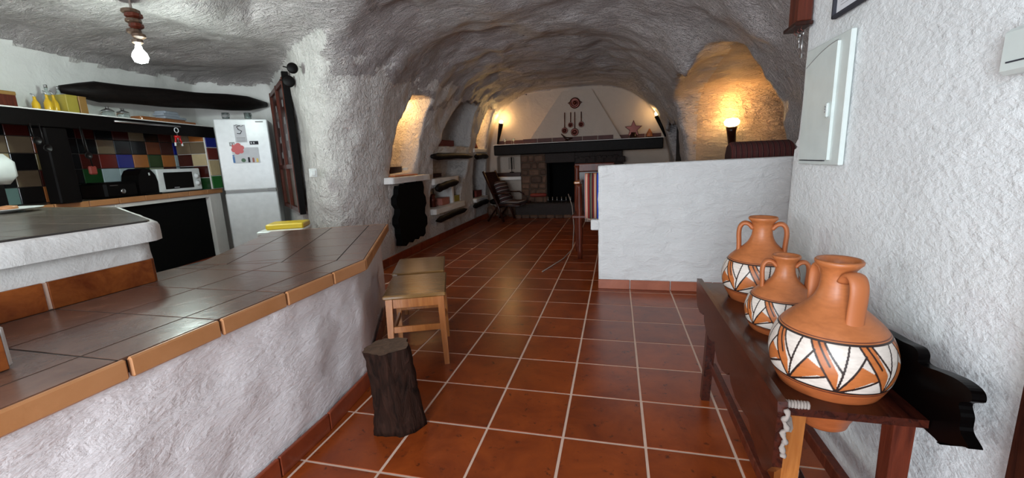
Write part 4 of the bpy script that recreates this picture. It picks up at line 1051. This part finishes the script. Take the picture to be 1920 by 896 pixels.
gb = thing('glass_decanter', 'clear glass bottle with dark stopper in the nearest lit niche', 'bottle', (-2.85, 4.78, NZ+.05))
MB().lathe([(.03, 0), (.034, .01), (.034, .13), (.014, .17), (.014, .20), (.001, .2)], n=16).build('glass_body', M['glasswarm'], gb, True); MB().lathe([(.022, .20), (.026, .215), (.022, .235), (.001, .24)], n=12).build('stopper', M['iron'], gb, True)
# niche 2
niche_box('red_book_stack', 'dull red box on the floor of the large shadowed niche', 'box', 6.25, 7.25, 1.425, .12, -2.95, -2.85, 'redbook')
niche_box('niche_shade', 'black upright block standing in for the shadow at the left of the large shadowed niche', 'case', 5.98, 6.18, 1.425, .42, -2.98, -2.85, 'blackmat')  # black block added as the niche's own shadow
niche_box('pink_box', 'faded pink box on the low middle niche floor', 'box', 6.20, 6.50, .505, .10, -2.85, -2.70, 'pink')
niche_box('yellow_box', 'olive yellow box low in the middle niche, right of the divider', 'box', 6.76, 6.98, .505, .09, -2.85, -2.70, 'olive')
niche_box('brown_box', 'dark brown box on the shelf of the middle niche', 'box', 5.82, 6.3, .955, .05, -2.95, -2.72, 'dark')
niche_box('red_box', 'red box low in the far niche beside a dark bottle', 'box', 7.92, 8.25, .475, .11, -2.85, -2.70, 'redbook')
lt = thing('copper_pot', 'copper coffee pot with dark handle in the low middle niche', 'pot', (-2.78, 6.02, .505))
MB().lathe([(.05, 0), (.055, .01), (.045, .06), (.058, .09), (.05, .14), (.035, .16), (.05, .19), (.001, .20)], n=18).build('body', M['brass'], lt, True); MB().tube([(0, .05, .14), (0, .09, .12), (0, .09, .07), (0, .055, .05)], .006, 6).build('handle', M['iron'], lt, True)
db = thing('dark_bottle', 'dark bottle low in the far niche', 'bottle', (-2.75, 7.80, .475)); MB().lathe([(.035, 0), (.038, .12), (.015, .17), (.014, .22), (.001, .22)], n=14).build('body', M['black'], db, True); MB().lathe([(.016, .215), (.016, .235), (.001, .236)], n=10).build('cap', M['redbook'], db, True)
cn = thing('red_cone_ornament', 'dark red pointed ornament in the far lit niche', 'ornament', (-2.75, 8.02, 1.425)); MB().lathe([(.09, 0), (.085, .04), (.05, .14), (.01, .2), (.001, .205)], n=16).build('cone', M['redbook'], cn, True); MB().lathe([(.095, 0), (.095, .015), (.09, .02)], n=16).build('base', M['dark'], cn, True)
for i, (y, z) in enumerate(((5.15, 1.95), (8.12, 2.05))):
    light('niche_lamp', 'POINT', (-2.78, y, z), (9, 7)[i], (1, .58, .22), .04)

# ------------------------------------------------------------------ fireplace wall
YB = 8.72
fpx = thing('fireplace', 'fireplace with dark mantel beam, plaster hood and stone cheeks ending the hall', 'fireplace')
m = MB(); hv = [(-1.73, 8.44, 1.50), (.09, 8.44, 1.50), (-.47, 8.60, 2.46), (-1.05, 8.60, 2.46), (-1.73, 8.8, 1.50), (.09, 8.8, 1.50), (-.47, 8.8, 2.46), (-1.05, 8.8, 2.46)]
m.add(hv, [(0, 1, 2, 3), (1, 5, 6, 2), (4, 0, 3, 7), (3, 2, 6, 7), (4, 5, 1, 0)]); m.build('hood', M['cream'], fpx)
MB().box((-.79, 8.46, 1.375), (3.26, .26, .20), 0, .015).build('mantel_beam', M['log'], fpx)
MB().box((-.79, 8.47, 1.481), (3.28, .32, .012), 0, .003).build('mantel_shelf', M['shelfw'], fpx)
for k_ in range(11):
    x0 = -2.42+k_*.296; inh = -1.73 < x0+.14 < .05
    MB().box((x0+.146, 8.43 if inh else 8.675, 1.535), (.284, .016, .075), 0, .002).build('mantel_tile', M['mantel'], fpx)
for c_, d_ in (((-1.095, 9.10, .55), (.62, .06, 1.1)), ((-1.365, 8.88, .55), (.05, .5, 1.1)), ((-.825, 8.88, .55), (.05, .5, 1.1)), ((-1.095, 8.88, .02), (.6, .5, .05))): MB().box(c_, d_).build('firebox_lining', M['blackmat'], fpx)
# sooty stone surround with an opening
for a in ((-1.92, -1.38, 0, 1.275), (-.81, .12, 0, 1.275)): MB().box(((a[0]+a[1])/2, 8.62, (a[2]+a[3])/2), (a[1]-a[0], .18, a[3]-a[2]), 0, .01).build('cheek', M['mortar' if a[0] < -1 else 'soot'], fpx)
MB().box((-1.1, 8.60, 1.18), (.60, .22, .19), 0, .01).build('lintel', M['soot'], fpx)
random.seed(3)
z = .02
while z < 1.2:
    h = random.uniform(.09, .16); x = -1.91
    while x < -1.42:
        w2 = random.uniform(.12, .24); w2 = min(w2, -1.385-x)
        if w2 > .05:
            zz = min(h, 1.26-z)
            MB().box((x+w2/2, 8.525, z+zz/2), (w2-.014, .05+random.uniform(-.01, .02), zz-.014), 0, .018, mtx=Matrix.Translation((x+w2/2, 8.525, z+zz/2)) @ Matrix.Rotation(random.uniform(-.06, .06), 4, 'Y')).build('stone', M['stone'], fpx)
        x += w2
    z += h
for k_ in range(8):
    MB().box((-.78+k_*.11, 8.52, 1.16+random.uniform(-.03, .03)), (.10, .04, .07), 0, .015).build('stone', M['soot'], fpx)
z = .05
while z < 1.1:
    x = -.80
    while x < .06:
        w2 = random.uniform(.14, .26); MB().box((x+w2/2, 8.525, z+.06), (w2-.012, .04, .115), 0, .015).build('stone', M['soot'], fpx); x += w2
    z += .125
MB().box((-1.35, 8.38, .15), (1.3, .28, .29), 0, .02).build('hearth', M['soot'], fpx)
for k_ in range(9): MB().box((-1.95+k_*.17, 8.23, .03), (.16, .05, .07), 0, .015).build('hearth_stone', M['stone'], fpx)
gt = thing('fire_grate', 'black iron fire grate with upright spikes in front of the fireplace opening', 'grate')
for k_ in range(7): MB().tube([(-1.32+k_*.09, 8.27, .30), (-1.32+k_*.09, 8.27, .42)], .008, 6).build('spike', M['metal'], gt, True)
MB().tube([(-1.35, 8.27, .34), (-.75, 8.27, .34)], .012, 6).build('bar', M['iron'], gt, True)
# left of the fireplace: ledge, low log bench
tag(MB().box((-2.27, 8.60, .80), (.72, .24, .07), 0, .01).build('white_ledge', M['shelfw']), 'white ledge beside the fireplace under the small square niche', 'ledge')
tag(MB().box((-2.21, 8.64, .875), (.56, .14, .075), 0, .006).build('dark_shelf_board', M['dark']), 'dark board lying on the white ledge beside the fireplace', 'board')
log_('log_seat', (-2.58, 8.42, .335), (-2.03, 8.40, .335), .06, .06, 'black log seat in front of the hearth at left')
for i, x in enumerate((-2.55, -2.32, -2.12)):
    tag(MB().box((x, 8.42, .13), (.2, .2, .24), 0, .06).build('support_stone', M['stone']), ['leftmost rough stone under the black log seat', 'middle rough stone under the black log seat', 'rightmost rough stone under the black log seat'][i], 'stone')
tls = thing('fire_tools', 'black iron fire tool set standing in the square niche', 'fire tools', (-2.13, 8.62, .915))
MB().lathe([(.05, 0), (.05, .012), (.01, .02)], n=14).build('base', M['iron'], tls, True); MB().tube([(0, 0, .01), (0, 0, .33)], .007, 6).build('post', M['iron'], tls, True)
for q in range(4):
    a = q*PI/2; MB().tube([(0, 0, .30), (.05*math.cos(a), .05*math.sin(a), .31), (.055*math.cos(a), .055*math.sin(a), .07)], .005, 6).build('tool', M['iron'], tls, True)
# reclining chair with striped cushion
ch = thing('reclining_chair', 'low dark wooden reclining chair with a striped cushion beside the hearth', 'chair', (-2.02, 7.82, 0), math.radians(-12))
for s in (-1, 1):
    MB().tube([(-.40, s*.24, .98), (-.10, s*.24, .30), (.0, s*.24, .02)], .022, 8).build('side_rail', M['dark'], ch, True)
    MB().tube([(-.34, s*.24, .03), (-.1, s*.24, .34), (.36, s*.24, .36)], .02, 8).build('leg', M['dark'], ch, True); MB().tube([(-.22, s*.26, .56), (.12, s*.26, .56), (.22, s*.26, .5)], .014, 8).build('armrest', M['dark'], ch, True)
mtc = Matrix.Translation((-.25, 0, .62)) @ Matrix.Rotation(math.radians(-23), 4, 'Y'); MB().box((0, 0, 0), (.03, .5, .74), 0, .01, mtx=mtc).build('back_panel', M['dark'], ch)
cu = MB().box((0, 0, 0), (.12, .40, .46), 0, .04).build('cushion', M['cushion'], ch, True); cu.location = (-.10, 0, .56); cu.rotation_euler = (0, math.radians(-20), 0)
cu2 = MB().box((.10, 0, .36), (.42, .42, .10), 0, .03).build('seat_cushion', M['cushion'], ch, True)
rc = tag(MB().box((-1.52, 8.3, .46), (.34, .12, .07), math.radians(8), .03).build('red_bellows', M['redbook'], None, True), 'dull red bellows lying on the hearth', 'bellows')
# hood decoration
def ydisc(c, prof, name, mat, parent, n=24): return MB().lathe(prof, n=n, mtx=Matrix.Translation(c) @ Matrix(((1, 0, 0, 0), (0, 0, -1, 0), (0, 1, 0, 0), (0, 0, 0, 1)))).build(name, M[mat], parent, True)
pt = thing('copper_mould', 'round copper mould hanging high on the fireplace hood', 'mould')
ydisc((-.79, 8.54, 2.215), [(.10, 0), (.105, .02), (.085, .05), (.06, .03), (.03, .03), (.02, .06), (.001, .062)], 'dish', 'brass', pt)
for s in (-1, 1): MB().tube([(-.79+s*.10, 8.52, 2.235), (-.79+s*.135, 8.52, 2.225), (-.79+s*.10, 8.52, 2.20)], .008, 6).build('handle', M['brass'], pt, True)
for i, (x, z0, r, lb) in enumerate(((-.985, 1.70, .06, 'leftmost copper ladle hanging on the hood'), (-.87, 1.80, .05, 'second copper ladle from left on the hood'), (-.79, 1.66, .075, 'lowest and largest copper ladle on the hood, third from left'), (-.665, 1.80, .055, 'rightmost copper ladle hanging on the hood'))):
    t = thing('copper_ladle', lb, 'ladle', group='copper ladles on the hood'); yy = 8.385+(z0-1.5)*.16
    MB().tube([(x, yy+.04, 2.04), (x, yy, z0+.02)], .009, 6).build('handle', M['brass'], t, True)
    ydisc((x, yy+.02, z0), [(r*.3, 0), (r, .015), (r*.95, .045), (r*.6, .03), (.001, .02)], 'bowl', 'brass', t, 18)
MZ = 1.497
sf = thing('star_ornament', 'dark copper star-shaped figure standing on the mantel', 'ornament', (.31, 8.44, MZ))
star = []
for q in range(10):
    a = PI/2+q*PI/5; r = .17 if q % 2 == 0 else .075
    star.append((r*math.cos(a), .16+r*math.sin(a)*1.0))
MB().prism(star, -.025, .025, Matrix(((1, 0, 0, 0), (0, 0, -1, 0), (0, 1, 0, 0), (0, 0, 0, 1)))).build('star', M['brass'], sf, bevel=.008)
MB().lathe([(.07, 0), (.075, .015), (.055, .03), (.05, .10), (.001, .10)], n=16).build('pedestal', M['dark'], sf, True)
gp = thing('small_pot', 'small brown pointed pot on the right end of the mantel', 'pot', (.60, 8.44, MZ)); MB().lathe([(.04, 0), (.055, .03), (.05, .08), (.025, .12), (.012, .15), (.001, .155)], n=16).build('body', M['terra'], gp, True); MB().lathe([(.045, 0), (.045, .01)], n=14).build('foot', M['dark'], gp, True)
for i, x in enumerate((-2.2, -2.02)):
    g_ = thing('stem_glass', ['left small glass on the mantel', 'right small glass on the mantel'][i], 'glass', (x, 8.42, MZ)); MB().lathe([(.025, 0), (.004, .006), (.004, .04), (.025, .06), (.028, .10), (.024, .10), (.001, .055)], n=14).build('bowl', M['glass'], g_, True)
bh = thing('curved_horn', 'dark curved bird-like ornament in the middle of the mantel', 'ornament', (-.95, 8.38, MZ))
MB().tube([(-.10, 0, .14), (-.06, 0, .10), (-.02, 0, .06), (.04, 0, .04), (.12, 0, .05)], [.008, .012, .022, .03, .008], 8).build('body', M['dark'], bh, True); MB().lathe([(.035, 0), (.03, .02), (.01, .04)], n=12).build('foot', M['dark'], bh, True)
# horn sconces
def sconce(loc, tilt, label, en):
    t = thing('horn_sconce', label, 'wall lamp', loc)
    d = Vector((tilt, 0, 1)).normalized()
    MB().tube([d*-.30, d*-.1, d*.12], [.018, .034, .052], 12).build('horn', M['black'], t, True)
    MB().lathe([(.03, 0), (.04, .02), (.032, .05), (.001, .06)], tuple(d*.13), 14).build('bulb', M['warmbulb'], t, True)
    p = Vector(loc)+d*.24; light('sconce_light', 'POINT', p, en, (1, .62, .24), .03)
sconce((-2.33, 8.56, 1.80), .22, 'dark horn-shaped wall lamp at the left end of the mantel', 5)
sconce((.78, 8.50, 1.77), -.42, 'dark horn-shaped wall lamp at the right end of the mantel', 6)
a3 = thing('alcove_lamp', 'glowing uplight on a dark bracket on the alcove wall above the sofa', 'wall lamp', (1.53, 6.45, 1.50))
MB().tube([(.03, .06, -.22), (0, 0, -.05), (0, 0, 0)], [.05, .06, .075], 12).build('bracket', M['dark'], a3, True)
MB().lathe([(.03, 0), (.085, .03), (.10, .07), (.07, .11), (.001, .12)], (0, 0, .0), 20).build('bulb', M['warmbulb'], a3, True)
light('alcove_light', 'POINT', (1.53, 6.42, 1.68), 10, (1, .44, .10), .05)
# dark door in the right wall
dd = thing('door_1', None, None); dd['kind'] = 'structure'; del_ = None
MB().box((1.07, 7.55, .95), (.06, 1.18, 1.90), 0, .005).build('door_leaf', M['black'], dd); MB().box((1.03, 7.55, 1.935), (.10, 1.3, .06), 0, .01).build('lintel', M['dark'], dd); MB().tube([(1.05, 7.2, 1.0), (1.0, 7.2, 1.0), (1.0, 7.3, 1.0)], .01, 6).build('door_handle', M['metal'], dd, True)

# ------------------------------------------------------------------ behind the partition
so = thing('sofa', 'sofa back covered by a dark red striped throw behind the white half wall', 'sofa')
m = MB(); poly = [(4.02, .40), (4.02, 1.17), (4.06, 1.23), (4.14, 1.26), (4.24, 1.23), (4.29, 1.15), (4.30, .40)]
tw_ = MB().prism(poly, .97, 2.3, mt_).build('throw', M['redthrow'], so, bevel=.02)
MB().box((1.65, 4.50, .42), (1.3, .6, .20), 0, .04).build('seat', M['redthrow'], so); MB().box((1.65, 4.40, .20), (1.3, .7, .30), 0, .01).build('frame', M['dark'], so)
bk = thing('striped_blanket', 'woven blanket with red, cream and blue vertical stripes draped beside the white half wall', 'blanket')
vs_ = []; nxx, nzz = 26, 14; B = MB()
for side in (0, 1):
    for j in range(nzz+1):
        z = .50+(.955-.50)*j/nzz if side == 0 else 0
        pass
pts = []
prof = [(4.00, .60), (3.985, .72), (3.98, .86), (3.985, .98), (4.0, 1.015), (4.03, 1.03), (4.06, 1.015), (4.07, .98), (4.075, .86), (4.07, .72)]
for i in range(nxx+1):
    x = .30*i/nxx
    for (y, z) in prof: pts.append((x, y+.006*math.sin(x*90)+.004*math.sin(z*20), z+.0*x))
npf = len(prof); fs = [(i*npf+j, (i+1)*npf+j, (i+1)*npf+j+1, i*npf+j+1) for i in range(nxx) for j in range(npf-1)]
B.add(pts, fs); ob = B.build('woven_cloth', M['serape'], bk, True); ob.location.x = -.285; sm = ob.modifiers.new('s', 'SOLIDIFY'); sm.thickness = .008
fr_ = MB()
for i in range(40): x = -.283+.296*i/39; fr_.tube([(x, 3.998, .605), (x+random.uniform(-.004, .004), 3.995, .57)], .0018, 4)
fr_.build('fringe', M['rope'], bk)
bb = thing('bench_backrest', 'orange-brown wooden board the striped blanket hangs on', 'bench'); MB().box((-.10, 4.03, 1.0), (.36, .025, .05), 0, .005).build('top_rail', M['oak'], bb); MB().box((-.25, 4.03, .78), (.04, .025, .40), 0, .004).build('upright', M['oak'], bb); MB().box((.04, 4.03, .75), (.04, .025, .34), 0, .004).build('upright', M['oak'], bb)
hc = thing('high_backed_chair', 'tall dark red wooden armchair behind the striped blanket', 'chair')
for x, y, h in ((-.47, 5.25, 1.08), (-.05, 5.25, 1.08), (-.41, 4.85, .88), (-.02, 4.85, .88)):
    MB().lathe([(.026, 0), (.032, .10), (.026, .16), (.036, .3), (.03, .5), (.036, .62), (.028, h-.05), (.032, h)], (x, y, 0), 14).build('leg', M['redwood'], hc, True)
MB().box((-.25, 5.05, .50), (.50, .46, .04), 0, .01).build('seat', M['redwood'], hc); MB().box((-.26, 5.26, 1.05), (.48, .03, .10), 0, .01).build('top_rail', M['redwood'], hc); MB().box((-.26, 5.26, .75), (.40, .02, .5), 0, .004).build('back_panel', M['dark'], hc)
for x in (-.43, -.03): MB().box((x, 5.03, .895), (.07, .50, .03), 0, .008).build('armrest', M['oak'], hc)
tb = thing('round_table', 'dark round table top just above the white half wall, in front of the fireplace', 'table', (.15, 6.6, 0)); MB().lathe([(.52, .98), (.55, .99), (.55, 1.02), (.52, 1.03), (.001, 1.03)], n=40).build('table_top', M['dark'], tb, True); MB().lathe([(.22, 0), (.2, .04), (.06, .08), (.05, .9), (.12, .98)], n=20).build('pedestal', M['dark'], tb, True)
cdv = tag(MB().tube([(-.62, 5.6, .70), (-.56, 5.5, .55), (-.52, 5.3, .30), (-.52, 5.1, .06), (-.60, 4.8, .008), (-.75, 4.2, .008)], .005, 6).build('cable', M['rope'], None, True), 'thin pale cable curving down to the floor beside the armchair', 'cable')
